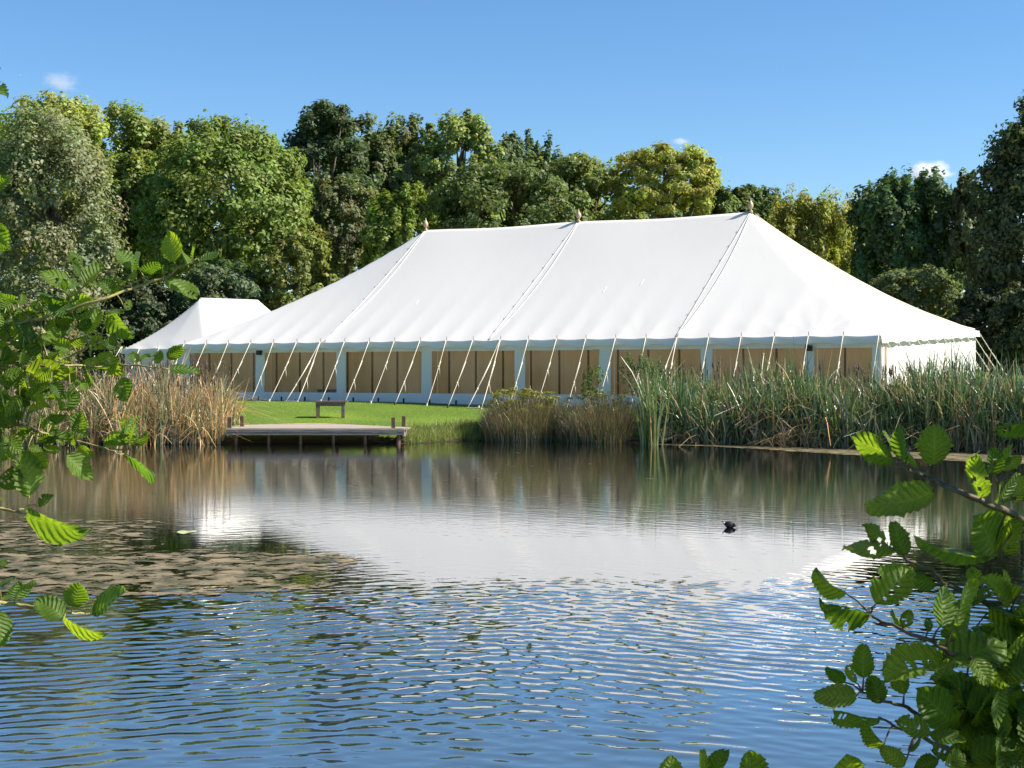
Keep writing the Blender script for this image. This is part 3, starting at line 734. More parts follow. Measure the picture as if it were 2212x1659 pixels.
G1 = (.125, .165, .035); YG = (.19, .215, .05); DK = (.055, .085, .025); OL = (.125, .135, .045); SILV = (.150, .165, .085); PINE = (.048, .072, .028)
TREES = [
 # name, label, px, top, bot, hw, Y, colour, n, leaf, style, ncl
 ("willow_tree", "silvery grey-green sallow at the wood's edge behind the dry reeds", 105, 238, 800, 175, 60, SILV, 26000, .20, 'round', 150),
 ("broadleaf_tree", "yellow-green tree rising behind the silvery sallow", 130, 212, 640, 150, 74, YG, 16000, .26, 'round', 100),
 ("broadleaf_tree", "pale green round-topped tree behind the tall domed tree", 310, 230, 650, 140, 77, (.165,.195,.05), 15000, .26, 'round', 100),
 ("broadleaf_tree", "tall domed bright green tree behind the small side tent", 500, 246, 690, 205, 68, G1, 28000, .25, 'round', 170),
 ("pine_tree", "dark tiered pine standing above the wood", 690, 222, 640, 115, 76, PINE, 15000, .26, 'tier', 90),
 ("broadleaf_tree", "dull dark green oak right beside the dark pine", 785, 250, 600, 100, 80, (.075,.10,.035), 9000, .28, 'round', 60),
 ("broadleaf_tree", "dull olive tree below the dark pine", 745, 375, 640, 85, 72, (.105,.115,.05), 8000, .22, 'round', 70),
 ("broadleaf_tree", "olive green tree between the pine and the pale dome", 870, 250, 600, 100, 81, (.125,.145,.055), 9000, .28, 'round', 60),
 ("broadleaf_tree", "pale green dome-shaped tree, tallest behind the marquee's first bay", 990, 246, 600, 105, 80, (.17,.20,.065), 9500, .28, 'round', 55),
 ("broadleaf_tree", "thin grey-green tree on the falling skyline past the pale dome", 1085, 292, 600, 80, 84, (.085,.115,.05), 4500, .30, 'round', 40),
 ("broadleaf_tree", "small dark spire-topped tree on the skyline above the marquee's middle", 1158, 312, 600, 75, 86, (.075,.10,.04), 4500, .30, 'shoots', 40),
 ("broadleaf_tree", "broad dark oak with olive top just behind the marquee ridge", 1115, 352, 690, 190, 66, (.080,.105,.03), 24000, .24, 'round', 150),
 ("broadleaf_tree", "olive green tree behind the middle finial", 1275, 328, 640, 120, 72, (.125,.15,.04), 12000, .25, 'round', 80),
 ("bush", "fresh green bush behind the marquee's first finial", 858, 395, 720, 85, 64, (.115,.155,.025), 12000, .22, 'round', 80),
 ("broadleaf_tree", "golden green tree with open crown and visible limbs above the ridge", 1435, 312, 500, 125, 68, (.20,.205,.04), 15000, .20, 'round', 75),
 ("broadleaf_tree", "wide green tree in the back row between domed tree and dark pine", 420, 285, 700, 170, 84, (.115,.15,.04), 14000, .30, 'round', 90),
 ("broadleaf_tree", "wide grey-green tree in the back row behind the pine", 830, 300, 700, 190, 86, (.095,.125,.045), 14000, .30, 'round', 90),
 ("broadleaf_tree", "broad green tree in the back row behind the middle finial", 1190, 345, 700, 170, 86, (.10,.135,.04), 13000, .30, 'round', 90),
 ("broadleaf_tree", "low broad tree in the back row behind the golden tree", 1420, 385, 700, 170, 86, (.105,.135,.035), 12000, .30, 'round', 90),
 ("broadleaf_tree", "low yellowish tree in the back row behind the last finial", 1660, 432, 700, 150, 84, (.14,.155,.04), 10000, .30, 'round', 80),
 ("broadleaf_tree", "dull green tree in the back row between willow and ash", 1850, 440, 740, 120, 80, (.085,.115,.04), 9000, .29, 'round', 70),
 ("broadleaf_tree", "green tree in the back row at the wood's far end behind the sallow", 20, 255, 700, 130, 78, (.13,.16,.045), 10000, .28, 'round', 80),
 ("broadleaf_tree", "mid green tree filling the dip between the golden tree and the last finial", 1545, 392, 640, 75, 76, (.10,.13,.035), 9000, .27, 'round', 60),
 ("broadleaf_tree", "leafy green tree between the silvery sallow and the tall domed tree", 255, 330, 700, 105, 70, (.14,.175,.04), 13000, .25, 'round', 90),
 ("broadleaf_tree", "dark low tree behind the marquee's last finial", 1620, 400, 640, 105, 78, (.070,.095,.025), 9000, .28, 'round', 60),
 ("willow_tree", "yellow-green weeping willow behind the sloping marquee end", 1755, 412, 720, 120, 70, (.20,.20,.045), 15000, .27, 'weep', 80),
 ("ash_tree", "dark green ash with upright shoots behind the marquee's end", 1960, 385, 720, 135, 64, (.050,.085,.03), 17000, .26, 'shoots', 110),
 ("broadleaf_tree", "small olive tree squeezed between the ash and the dark corner tree", 2095, 368, 700, 55, 62, (.085,.095,.04), 6500, .24, 'round', 50),
 ("hornbeam_tree", "big dark tree with drooping tiers rising beyond the marquee's end wall", 2250, 215, 800, 150, 54, (.055,.070,.028), 34000, .20, 'tier', 170),
 ("bush", "olive bush low behind the marquee's sloping end", 1960, 580, 800, 150, 58, (.085,.105,.04), 13000, .19, 'round', 90),
 ("bush", "yellowing autumn bush below the tall domed tree", 640, 480, 760, 105, 63, (.12,.135,.028), 13000, .22, 'round', 80),
 ("bush", "dark green bush behind the small side tent's ridge", 480, 560, 800, 120, 62, (.065,.095,.04), 12000, .21, 'round', 80),
 ("bush", "very dark shrub close against the small side tent's outer wall", 300, 600, 830, 110, 61, (.040,.055,.022), 11000, .21, 'round', 80),
 ("bush", "low grey bush at the sallow's foot behind the dry reeds", 70, 640, 860, 110, 52, (.13,.13,.065), 12000, .16, 'round', 80),
 ("bush", "dark green bush between the silvery sallow and the small side tent", 185, 640, 860, 120, 57, (.05,.07,.03), 11000, .2, 'round', 80),
 ("bush", "dark bush at the lawn's edge beyond the marquee's sunlit end wall", 2235, 610, 860, 120, 50.5, (.04,.055,.02), 11000, .18, 'round', 80),
 ("bush", "dark bush beyond the marquee's last finial", 1700, 540, 760, 150, 72, (.060,.080,.025), 8000, .26, 'round', 60),
 ("bush", "dark shrub at the foot of the drooping corner tree", 2140, 620, 830, 110, 53, (.035,.045,.018), 11000, .2, 'round', 80),
]
for i, (nm, lb, px, top, bot, hw, Yd, colr, n, lf, st, ncl) in enumerate(TREES):
    kw = {}
    if nm == "bush": kw = dict(cat="bush", trunk_r=.07, group="bushes at the foot of the wood")
    else: kw = dict(group="trees of the wood behind the marquee")
    if "open crown" in lb: kw["trunk_r"] = .22
    tree(nm, lb, px, top, bot, hw, Yd, colr, n, lf, st, ncl, seed=i + 1, **kw)
# the wood goes on behind: one distant mass
r = np.random.default_rng(77); cs = []; ns = []; cols = []
for k in range(34):
    Yd = r.uniform(92, 112); xx = -52 + k * 3.2 + r.normal(0, 1); h = 10.2 + 4.5 * float(sst(-xx, -8, 14)) + r.uniform(-1, .6)
    R = np.array([3.4, 3.0, h / 2]); c, nr, _, _ = crown_points(r, 2300, R, 'round', 60); c += np.array([xx, Yd, h / 2 + 1.0])
    cs.append(c); ns.append(nr); cols.append(jitter_col((.07, .095, .03), 2300, r))
cs = np.concatenate(cs); ns = np.concatenate(ns); cols = np.concatenate(cols)
v, f = leaf_quads(cs, ns, r.uniform(.35, .6, len(cs)), r)
obj("distant_wood", np_mesh("distant_wood", v, f, M_leaf, col=np.repeat(cols, 4, 0)), kind="stuff", label="far wood filling the gaps behind the trees")

# ------------------------------------------------------------------ reeds, sedges, grasses
def blades(base, h, lean_az, lean, bend, width, col, r, rows=6, face=None):
    n = len(base); tt = np.linspace(0, 1, rows)[None, :, None]
    d = np.stack([np.cos(lean_az), np.sin(lean_az), np.zeros(n)], 1)[:, None, :]
    up = np.array([0, 0, 1.])[None, None, :]
    hh = h[:, None, None]; le = lean[:, None, None]; be = bend[:, None, None]
    p_ = base[:, None, :] + d * hh * (le * tt + be * tt ** 2.6) + up * hh * (tt - .55 * np.abs(be) * tt ** 3)
    wa = r.uniform(0, 2 * math.pi, n) if face is None else face
    wd = np.stack([np.cos(wa), np.sin(wa), np.zeros(n)], 1)[:, None, :]
    ww = width[:, None, None] * np.clip(1.02 - tt, .04, 1) ** .55 * .5
    v = np.stack([p_ - wd * ww, p_ + wd * ww], 2)            # n, rows, 2, 3
    v = v.reshape(n, rows * 2, 3)
    q = np.arange(rows - 1)
    f0 = np.stack([q * 2, q * 2 + 1, q * 2 + 3, q * 2 + 2], 1)
    f = (np.arange(n)[:, None, None] * rows * 2 + f0[None]).reshape(-1, 4)
    c = np.repeat(col[:, None, :], rows * 2, 1)
    return v.reshape(-1, 3), f, c.reshape(-1, 3)
def reed_set(name, pts, r, hmean, hvar, per, dry, width, label, green=(.085, .13, .055), tan=(.42, .30, .15), heads=0.0, broken=.08, kind="stuff", parent=None, cat=None, lean=.13):
    n = len(pts); b_ = np.repeat(pts, per, 0); m = len(b_)
    b_ = b_ + np.concatenate([r.normal(0, .03, (m, 2)), np.zeros((m, 1))], 1)
    env = .15 * np.sin(pts[:, 0] * 2.1 + 1) + .14 * np.sin(pts[:, 0] * 4.7 + pts[:, 1] * 1.5)
    shoot_h = np.repeat(hmean * (1 + env) + hvar * r.normal(0, 1, n).clip(-2, 2), per)
    h = shoot_h * r.uniform(.55, 1.05, m)
    isdry = r.uniform(0, 1, m) < (np.repeat(dry, per) if not np.isscalar(dry) else dry)
    col = np.where(isdry[:, None], jitter_col(tan, m, r, .25, .4), jitter_col(green, m, r, .3, .35))
    bend = np.abs(r.normal(0, .20, m)); k = r.uniform(0, 1, m) < broken; bend[k] = r.uniform(.45, 1.2, k.sum())
    bend = np.where(isdry, bend * 1.5, bend)
    v, f, c = blades(b_, h, r.uniform(0, 2 * math.pi, m), np.abs(r.normal(0, lean, m)), bend, r.uniform(.7, 1.3, m) * width, col, r)
    if heads > 0:
        hv = []; hf = []; hc = []; ofs = len(v)
        for p_ in pts[r.uniform(0, 1, n) < heads]:
            z = hmean * r.uniform(.86, 1.12); q = p_ + np.array([r.normal(0, .05), r.normal(0, .05), 0])
            mb = MB(); mb.tube([p_, q + UP * z], .004, 4); mb.tube([q + UP * (z - .02), q + UP * z, q + UP * (z + .13), q + UP * (z + .15)], [.004, .014, .014, .004], 6); mb.tube([q + UP * (z + .14), q + UP * (z + .27)], .003, 4)
            for fc in mb.f:
                if len(fc) == 4: hf.append([ofs + len(hv) + i_ for i_ in fc])
            hv += mb.v; hc += [(.10, .045, .018)] * len(mb.v)
        if hv: v = np.concatenate([v, hv]); f = np.concatenate([f, np.array(hf)]); c = np.concatenate([c, hc])
    return obj(name, np_mesh(name, v, f, M_reed, col=c), parent, label=label, kind=kind, cat=cat)
def scatter(r, n, x0, x1, ylo, yhi):
    x = r.uniform(x0, x1, n); u = r.uniform(0, 1, n)
    y = ylo(x) + u * (yhi(x) - ylo(x)); z = np.maximum(ground_z(x, y), -.05) - .02
    return np.stack([x, y, z], 1)
shore_x = np.array([-26,-18,-11,-6.6,-4.3,-2.45,-2.2,-1.2,0,2,5,8.2,11,16]); shore_y = np.array([30,32.5,33.4,34.4,34.4,34.4,34.6,35.9,36,35,34,31.7,29.6,25])
SH = lambda x: np.interp(x, shore_x, shore_y)
r = np.random.default_rng(21)
pt = scatter(r, 2100, -14.5, -6.75, lambda x: SH(x) - .35 + .15 * np.sin(x * 3), lambda x: SH(x) + 2.6)
dryp = .35 + .35 * sst(pt[:, 0], -11.5, -8)
hm = 1.18 + .40 * sst(pt[:, 0], -11.5, -9.0) - .25 * sst(pt[:, 0], -7.2, -6.4)
reed_set("reed_bed", pt, r, hm.mean() * 0 + 1.32, .20, 5, dryp, .028, "dry tan and green bulrushes crowding the bank beside the jetty", heads=.16, broken=.22, green=(.12, .17, .085), tan=(.55, .37, .17))
pt = scatter(r, 3000, 3.6, 13.2, lambda x: SH(x) - .15 + .2 * np.sin(x * 2.3), lambda x: SH(x) + 3.4)
reed_set("reed_bed", pt, r, 1.28, .24, 5, .24, .044, "tall green bulrush bed fringing the pond in front of the marquee", heads=.05, broken=.20, green=(.095, .165, .055))
pt = scatter(r, 420, 9.2, 13.2, lambda x: SH(x) + .3, lambda x: SH(x) + 3.0)
reed_set("reed_bed", pt, r, 1.55, .28, 5, .14, .046, "taller blue-green reeds in front of the sunlit end wall", green=(.10, .165, .075), broken=.05)
pt = scatter(r, 420, 3.4, 13.0, lambda x: SH(x) - .35, lambda x: SH(x) + .4)
reed_set("reed_litter", pt, r, .55, .2, 4, .9, .03, "dead straw-coloured reed stems at the waterline of the bulrush bed", broken=.5, lean=.35)
# the bright clump standing in the water
pt = np.array([at(1392, 955, 33.6), at(1412, 955, 33.5), at(1400, 955, 33.7)]); pt[:, 2] = -.05
pt = np.repeat(pt, 9, 0) + np.concatenate([r.normal(0, .06, (27, 2)), np.zeros((27, 1))], 1)
cl = empty("bulrush", (pt[0, 0], pt[0, 1], 0), 0, "bright green bulrush clump with yellow base standing in the water", "plant")
q = pt - np.array([pt[0, 0], pt[0, 1], 0]); q = q.copy()
reed_set("blades", q, r, 1.72, .25, 3, .12, .034, None, green=(.12, .19, .05), kind=None, parent=cl, broken=.03, lean=.10)
# sedge hummock right of the jetty: thin brown-green blades, yellow-green leafy top
def hummock(name, label, cxp, Yc, rx, ry, hgt, n, green, tan, dry, r, width=.011, cat="plant"):
    ctr = np.array([(cxp - CX) / F * Yc, Yc, 0.]); 
    u = r.uniform(0, 2 * math.pi, n); rr = np.sqrt(r.uniform(0, 1, n))
    pts = np.stack([rr * np.cos(u) * rx, rr * np.sin(u) * ry, np.zeros(n)], 1)
    z0 = float(ground_z(np.array(ctr[0]), np.array(ctr[1])))
    root = empty(name, (ctr[0], ctr[1], z0), 0, label, cat)
    pts[:, 2] = np.maximum(ground_z(pts[:, 0] + ctr[0], pts[:, 1] + ctr[1]), -.03) - z0 - .02
    h = hgt * (1.0 - .45 * rr ** 2) * r.uniform(.55, 1.15, n)
    isdry = r.uniform(0, 1, n) < dry
    col = np.where(isdry[:, None], jitter_col(tan, n, r, .25, .35), jitter_col(green, n, r, .3, .3))
    az = u + r.normal(0, .9, n)
    v, f, c = blades(pts, h, az, np.abs(r.normal(.12, .12, n)), np.abs(r.normal(.12, .15, n)), r.uniform(.7, 1.4, n) * width, col, r)
    obj("blades", np_mesh("blades", v, f, M_reed, col=c), root)
    return root, z0
def leafy(root, n, ctr, R, colour, leaf, r, style='round', ncl=30):
    c, nr, _, _ = crown_points(r, n, np.array(R), style, ncl); c += np.array(ctr)
    v, f = leaf_quads(c, nr, r.uniform(.7, 1.3, n) * leaf, r, .45)
    obj("leaves", np_mesh("leaves", v, f, M_leaf, col=np.repeat(jitter_col(colour, n, r, .25, .25), 4, 0)), root)
r = np.random.default_rng(5)
h1, z1 = hummock("sedge_clump", "rounded brown-green sedge hummock with a yellow-green leafy top between jetty and bulrushes", 1130, 36.0, .98, .9, 1.12, 5200, (.10, .115, .04), (.26, .185, .095), .45, r)
leafy(h1, 5200, (.05, .25, .80), (.95, .7, .42), (.25, .24, .04), .055, r, ncl=110)
h2, z2 = hummock("sedge_clump", "darker brown sedge hummock in the shade between the yellow-topped hummock and the reeds", 1290, 35.2, .9, .8, 1.05, 4200, (.085, .10, .035), (.22, .155, .08), .5, r)
leafy(h2, 2400, (0, .35, .75), (.85, .5, .38), (.12, .135, .035), .05, r, ncl=90)
def shrub(name, label, px, top, bot, hw, Yc, colour, n, leaf, r, style='shoots'):
    zt = EYE + (HY - top) / F * Yc; zb = EYE + (HY - bot) / F * Yc; x = (px - CX) / F * Yc
    gz = float(ground_z(np.array(x), np.array(Yc))); R = hw / F * Yc
    root = empty(name, (x, Yc, gz), 0, label, "shrub")
    leafy(root, n, (0, 0, (zt + zb) / 2 - gz), (R, R, (zt - zb) / 2), colour, leaf, r, style, 90)
    m = MB()
    for k in range(6):
        a = k * 1.05; m.tube([(0, 0, -.05), (R * .4 * math.cos(a), R * .4 * math.sin(a), (zt - gz) * .5), (R * .6 * math.cos(a), R * .6 * math.sin(a), (zt - gz) * .9)], [.012, .008, .003], 4)
    m.build("stems", M_bark, root)
shrub("leafy_shrub", "slim green shrub poking up between the two sedge hummocks and the reeds", 1282, 792, 890, 30, 37, (.12, .17, .045), 1300, .06, r)
shrub("leafy_shrub", "taller green willow shrub beside the bright bulrush clump", 1385, 765, 920, 55, 36, (.10, .14, .045), 2800, .06, r)
shrub("leafy_shrub", "bushy green shrub standing among the bulrushes before the windows", 1770, 850, 950, 40, 33.6, (.09, .14, .045), 1600, .055, r)
# bank grass: shaggy tufts along the bank and a short lawn nap
def grass_patch(name, label, pts, hm_, r, colour, width=.010, dry=.1, tan=(.32, .27, .12)):
    n = len(pts); isdry = r.uniform(0, 1, n) < dry
    col = np.where(isdry[:, None], jitter_col(tan, n, r), jitter_col(colour, n, r, .25, .25))
    v, f, c = blades(pts, hm_ * r.uniform(.5, 1.4, n), r.uniform(0, 6.28, n), np.abs(r.normal(0, .35, n)), np.abs(r.normal(.2, .25, n)), r.uniform(.7, 1.3, n) * width, col, r, rows=4)
    obj(name, np_mesh(name, v, f, M_grass, col=c), kind="stuff", label=label)
r = np.random.default_rng(9)
pt = scatter(r, 9000, -2.5, 1.4, lambda x: SH(x) - .12, lambda x: SH(x) + 1.1)
grass_patch("bank_grass", "shaggy green grass overhanging the bank beside the jetty", pt, .20, r, (.19, .235, .05), .012, .15)
pt = scatter(r, 9000, -6.6, -2.2, lambda x: SH(x) + .25, lambda x: SH(x) + 1.4)
ok = ~((np.abs(pt[:, 0] + 4.49) < 2.1) & ((pt[:, 1] - 33.8) < np.interp(pt[:, 0] + 4.49, [-2.1, -.8, -.2, 2.1], [2.0, 3.2, 3.2, .7])))
grass_patch("bank_grass", "short green grass lapping round the back of the jetty", pt[ok], .07, r, (.16, .24, .035), .010, .1)
pt = scatter(r, 30000, -8.5, 2.5, lambda x: SH(x) + .9, lambda x: np.full_like(x, 46.5))
grass_patch("lawn_grass", "mown grass of the lawn between jetty and marquee", pt, .035, r, (.155, .245, .03), .011, .04)

# ------------------------------------------------------------------ moorhen and floating leaf
bx = at(1574, 805 + F * EYE / 15.75, 15.75)
def blob_mesh(name, rings, mat, sides=12):
    """rings: (x, y, z, ry, rz) cross-sections along x -> one continuous body"""
    vs = []; fs = []
    for (x, y_, z, ry, rz) in rings:
        for k in range(sides):
            a = 2 * math.pi * k / sides; vs.append((x, y_ + ry * math.cos(a), z + rz * math.sin(a)))
    for i in range(len(rings) - 1):
        for k in range(sides):
            k2 = (k + 1) % sides; fs.append([i*sides+k, i*sides+k2, (i+1)*sides+k2, (i+1)*sides+k])
    fs.append(list(range(sides - 1, -1, -1))); fs.append([(len(rings)-1)*sides + k for k in range(sides)])
    return np_mesh(name, vs, fs, mat, smooth=True)
M_bird = simple("dark_plumage", (.022, .018, .020), (.010, .009, .011), 60, .5)
M_white = simple("white_feather", (.8, .8, .78), None, 30, .7)
M_bill = simple("red_bill", (.30, .06, .04), None, 30, .5)
bird = empty("water_bird", (bx[0], bx[1], 0), math.radians(-20), "small black water bird with white tail patch dabbling on the open water", "bird")
obj("body", blob_mesh("body", [(-.068,0,.064,.003,.004),(-.062,0,.058,.007,.010),(-.050,0,.048,.014,.016),(-.036,0,.036,.024,.024),(-.015,0,.030,.034,.034),(.010,0,.030,.038,.038),(.032,0,.026,.032,.034),(.046,0,.026,.021,.026),(.056,0,.030,.017,.022),(.066,-.004,.030,.017,.020),(.074,-.006,.026,.011,.013),(.080,-.007,.023,.004,.005)], M_bird), bird)
obj("tail_patch", blob_mesh("tail_patch", [(-.060,-.004,.056,.004,.004),(-.052,-.012,.054,.008,.010),(-.042,-.014,.050,.008,.010),(-.034,-.012,.048,.003,.004)], M_white, 8), bird)
obj("bill", blob_mesh("bill", [(.078,-.006,.024,.004,.005),(.088,-.008,.020,.003,.0035),(.096,-.010,.016,.0008,.001)], M_bill, 8), bird)
M_pad = simple("pale_pad", (.42, .47, .22), (.30, .36, .14), 20, .5)
fl = at(402, HY + F * EYE / 15.2, 15.2)
vs = [(0, 0, .012)] + [(.10 * math.cos(a) * (1 + .08 * math.sin(3 * a)), .13 * math.sin(a), .007 + .012 * math.sin(2 * a) ** 2) for a in np.linspace(.25, 6.05, 22)]
obj("floating_leaf", np_mesh("floating_leaf", vs, [[0, i, i + 1] for i in range(1, 22)], M_pad), None, "single pale green leaf pad floating near the algae", "leaf", loc=(fl[0], fl[1], 0))

# ------------------------------------------------------------------ foreground alders
M_aleaf, t, p = new_mat("alder_leaf"); t.nodes.remove(p); out = t.nodes["Material Output"]
la = N(t, "ShaderNodeAttribute"); la.attribute_name = "luv"
sx = N(t, "ShaderNodeSeparateXYZ"); t.links.new(la.outputs["Vector"], sx.inputs[0])
av = math_('ABSOLUTE', sx.outputs["Y"])
veinc = math_('FRACT', math_('SUBTRACT', math_('MULTIPLY', sx.outputs["X"], 8.0), math_('MULTIPLY', av, 1.6)))
vein = mrange(math_('ABSOLUTE', math_('SUBTRACT', veinc, .5)), .0, .12, 1.0, 0.0)
mid_ = mrange(av, .0, .07, 1.0, 0.0); vv = math_('MAXIMUM', vein, mid_)
oi = N(t, "ShaderNodeObjectInfo")
tc = N(t, "ShaderNodeTexCoord"); nz_ = N(t, "ShaderNodeTexNoise", Scale=45.0, Detail=4); t.links.new(tc.outputs["Object"], nz_.inputs["Vector"])
rp = N(t, "ShaderNodeValToRGB"); rp.color_ramp.elements[0].color = (.038, .088, .013, 1); rp.color_ramp.elements[1].color = (.110, .175, .023, 1)
t.links.new(oi.outputs["Random"], rp.inputs[0])
mxv = N(t, "ShaderNodeMix", data_type='RGBA'); mxv.inputs["B"].default_value = (.16, .22, .06, 1)
t.links.new(math_('MULTIPLY', vv, .30), mxv.inputs["Factor"]); t.links.new(rp.outputs[0], mxv.inputs["A"])
mxn = N(t, "ShaderNodeMix", data_type='RGBA', blend_type='MULTIPLY'); mxn.inputs["Factor"].default_value = 1
rn = N(t, "ShaderNodeValToRGB"); rn.color_ramp.elements[0].color = (.72, .74, .7, 1); rn.color_ramp.elements[1].color = (1.15, 1.12, 1.1, 1)
rn.color_ramp.elements[0].position = .3; rn.color_ramp.elements[1].position = .7
t.links.new(nz_.outputs["Fac"], rn.inputs[0]); t.links.new(mxv.outputs["Result"], mxn.inputs["A"]); t.links.new(rn.outputs[0], mxn.inputs["B"])
pb = N(t, "ShaderNodeBsdfPrincipled"); pb.inputs["Roughness"].default_value = .5; pb.inputs["Specular IOR Level"].default_value = .3
t.links.new(mxn.outputs["Result"], pb.inputs["Base Color"])
tl = N(t, "ShaderNodeBsdfTranslucent")
lb = N(t, "ShaderNodeBump", Strength=1.0, Distance=.0022)
t.links.new(math_('MULTIPLY', math_('COSINE', math_('MULTIPLY', veinc, 6.2832)), math_('POWER', av, .5)), lb.inputs["Height"])
t.links.new(lb.outputs[0], pb.inputs["Normal"]); t.links.new(lb.outputs[0], tl.inputs["Normal"])
tcol = N(t, "ShaderNodeMix", data_type='RGBA', blend_type='MULTIPLY'); tcol.inputs["Factor"].default_value = 1; tcol.inputs["B"].default_value = (4.6, 4.0, 1.0, 1)
t.links.new(mxn.outputs["Result"], tcol.inputs["A"]); t.links.new(tcol.outputs["Result"], tl.inputs[0])
ms = N(t, "ShaderNodeMixShader"); ms.inputs[0].default_value = .40
t.links.new(pb.outputs[0], ms.inputs[1]); t.links.new(tl.outputs[0], ms.inputs[2]); t.links.new(ms.outputs[0], out.inputs[0])

def leaf_mesh(seed, curl, fold, notch=.03):
    r = np.random.default_rng(seed); rows, cols = 20, 7; us = np.linspace(0, 1, rows); vs_ = np.linspace(-1, 1, cols)
    verts = []; luv = []
    for i, u in enumerate(us):
        w_ = .41 * (math.sin(math.pi * min(1, u ** .88)) ** .62) * (1 - .10 * (1 - u)) if 0 < u < 1 else .012
        if u == 1: w_ = .02
        w_ *= 1 + (.06 if i % 2 else -.05) + r.normal(0, .05)
        for v_ in vs_:
            y_ = w_ * v_; x = u + (.05 * abs(v_) if u > .5 else -.03 * abs(v_) * (1 - u)) * .6 - (notch * (1 - abs(v_)) if u > .97 else 0)
            z = fold * abs(y_) + .008 * math.cos(2 * math.pi * (8 * u - 1.6 * abs(v_))) * (abs(v_) ** .7) * math.sin(math.pi * u) ** .5
            z += curl * (u ** 2) + .09 * math.sin(3.1 * v_ + seed) * u * abs(v_) + .05 * math.sin(5 * u + 2 * v_ + seed)
            verts.append((x, y_, z)); luv.append((u, v_, 0))
    fcs = grid_faces(cols, rows)
    if seed % 3 == 1:                                       # moth-eaten leaf
        verts = [(x + r.normal(0, .006), y_ + r.normal(0, .006), z) for x, y_, z in verts]; dead = set()
        for _ in range(4):
            k0 = r.integers(3, rows - 4) * (cols - 1) + r.integers(0, cols - 1); dead |= {int(k0)} | ({int(k0 + cols - 1)} if r.uniform() < .6 else set())
        fcs = np.array([f for i_, f in enumerate(fcs) if i_ not in dead])
    return np_mesh("alder_leaf", verts, fcs, M_aleaf, attrs={"luv": np.array(luv)}, smooth=True)
LEAVES = [leaf_mesh(k, c_, f_) for k, (c_, f_) in enumerate([(-.12, .15), (.10, .35), (-.25, .25), (.05, .05), (-.18, .5), (.2, .2), (-.05, .7), (-.3, -.1)])]
def frame_matrix(base, tip, roll, L):
    x = Vector(tip - base).normalized(); n0 = Vector((0, -1, 0)); n0 = n0 - x * n0.dot(x)
    if n0.length < .05: n0 = Vector((0, 0, 1)) - x * x.z
    n0.normalize(); n = Matrix.Rotation(roll, 3, x) @ n0; y_ = n.cross(x)
    m = Matrix((x, y_, n)).transposed().to_4x4(); m.translation = Vector(base)
    return m @ Matrix.Diagonal((L, L, L, 1))
def conv(ox, oy, k): return lambda x, y_: (ox + x / k, oy + y_ / k)
K1 = conv(0, 483.9, 4.571); K2 = conv(0, 812.2, 5.333); K3 = conv(0, 1106.0, 5.333); K4 = conv(1728.2, 864.1, 4.571); K5 = conv(1728.2, 1192.4, 3.555); K6 = conv(1382.5, 1382.5, 4.0); K0 = lambda x, y_: (x, y_)
class Alder:
    def __init__(s, root, Y, jit): s.root = root; s.Y = Y; s.br = []; s.jit = jit; s.petioles = {}; s.r = np.random.default_rng(int(Y * 100)); s.origin = np.array(root.location)
    def branch(s, K, pts, r0, r1, dy=0.0, start=None):
        P = [at(*K(x, y_), s.Y + dy + .05 * math.sin(i * 1.3)) for i, (x, y_) in enumerate(pts)]
        if start is not None: P = [np.array(start, float)] + P
        # densify
        Q = []
        for a, b_ in zip(P[:-1], P[1:]):
            for u in np.linspace(0, 1, 5)[:-1]: Q.append(a + (b_ - a) * u)
        Q.append(P[-1]); Q = np.array(Q)
        Q[1:-1] += s.r.normal(0, .0015, (len(Q) - 2, 3))
        mb = MB(); mb.tube(Q - s.origin, list(np.linspace(r0, r1, len(Q))), 6)
        s.br.append((Q, mb)); return len(s.br) - 1
    def leaf(s, K, bx_, by_, tx, ty, wa, dy=None, tilt=None, var=None):
        b2 = np.array(K(bx_, by_)); t2 = np.array(K(tx, ty))
        best = None
        for i, (Q, _) in enumerate(s.br):
            qx = CX + F * Q[:, 0] / Q[:, 1]; qy = HY - F * (Q[:, 2] - EYE) / Q[:, 1]
            d = np.hypot(qx - b2[0], qy - b2[1]); j = int(np.argmin(d))
            if best is None or d[j] < best[0]: best = (d[j], i, j)
        _, bi, j = best; Q, mb = s.br[bi]; q = Q[j]
        yb = q[1] + (s.r.normal(0, s.jit) if dy is None else dy)
        base = at(b2[0], b2[1], yb); L2 = np.hypot(*(t2 - b2)) / F * yb
        dt = (s.r.uniform(-.5, .5) if tilt is None else tilt) * L2
        tip = at(t2[0], t2[1], yb + dt); L = np.linalg.norm(tip - base)
        roll = math.acos(min(1, max(.1, wa / .82))) * (1 if s.r.uniform() < .5 else -1)
        mid = (q + base) / 2 + np.array([0, 0, .004]); 
        far = np.linalg.norm(base - q)
        mb.tube([q - s.origin, mid - s.origin, base - s.origin], [.0011 + .010 * min(.15, far), .0011 + .005 * min(.15, far), .0010], 4)
        o = bpy.data.objects.new("leaf", LEAVES[s.r.integers(0, len(LEAVES)) if var is None else var]); COL.objects.link(o)
        o["_b"] = bi; o.matrix_world = Matrix.Translation(Vector(-s.origin)) @ frame_matrix(base, tip, roll, L)
        return o
    def finish(s, mat=None):
        parts = [mb.build("branch", mat or M_twig, s.root, smooth=True) for _, mb in s.br]
        for o in [o for o in COL.objects if "_b" in o]:
            o.parent = parts[o["_b"]]; del o["_b"]

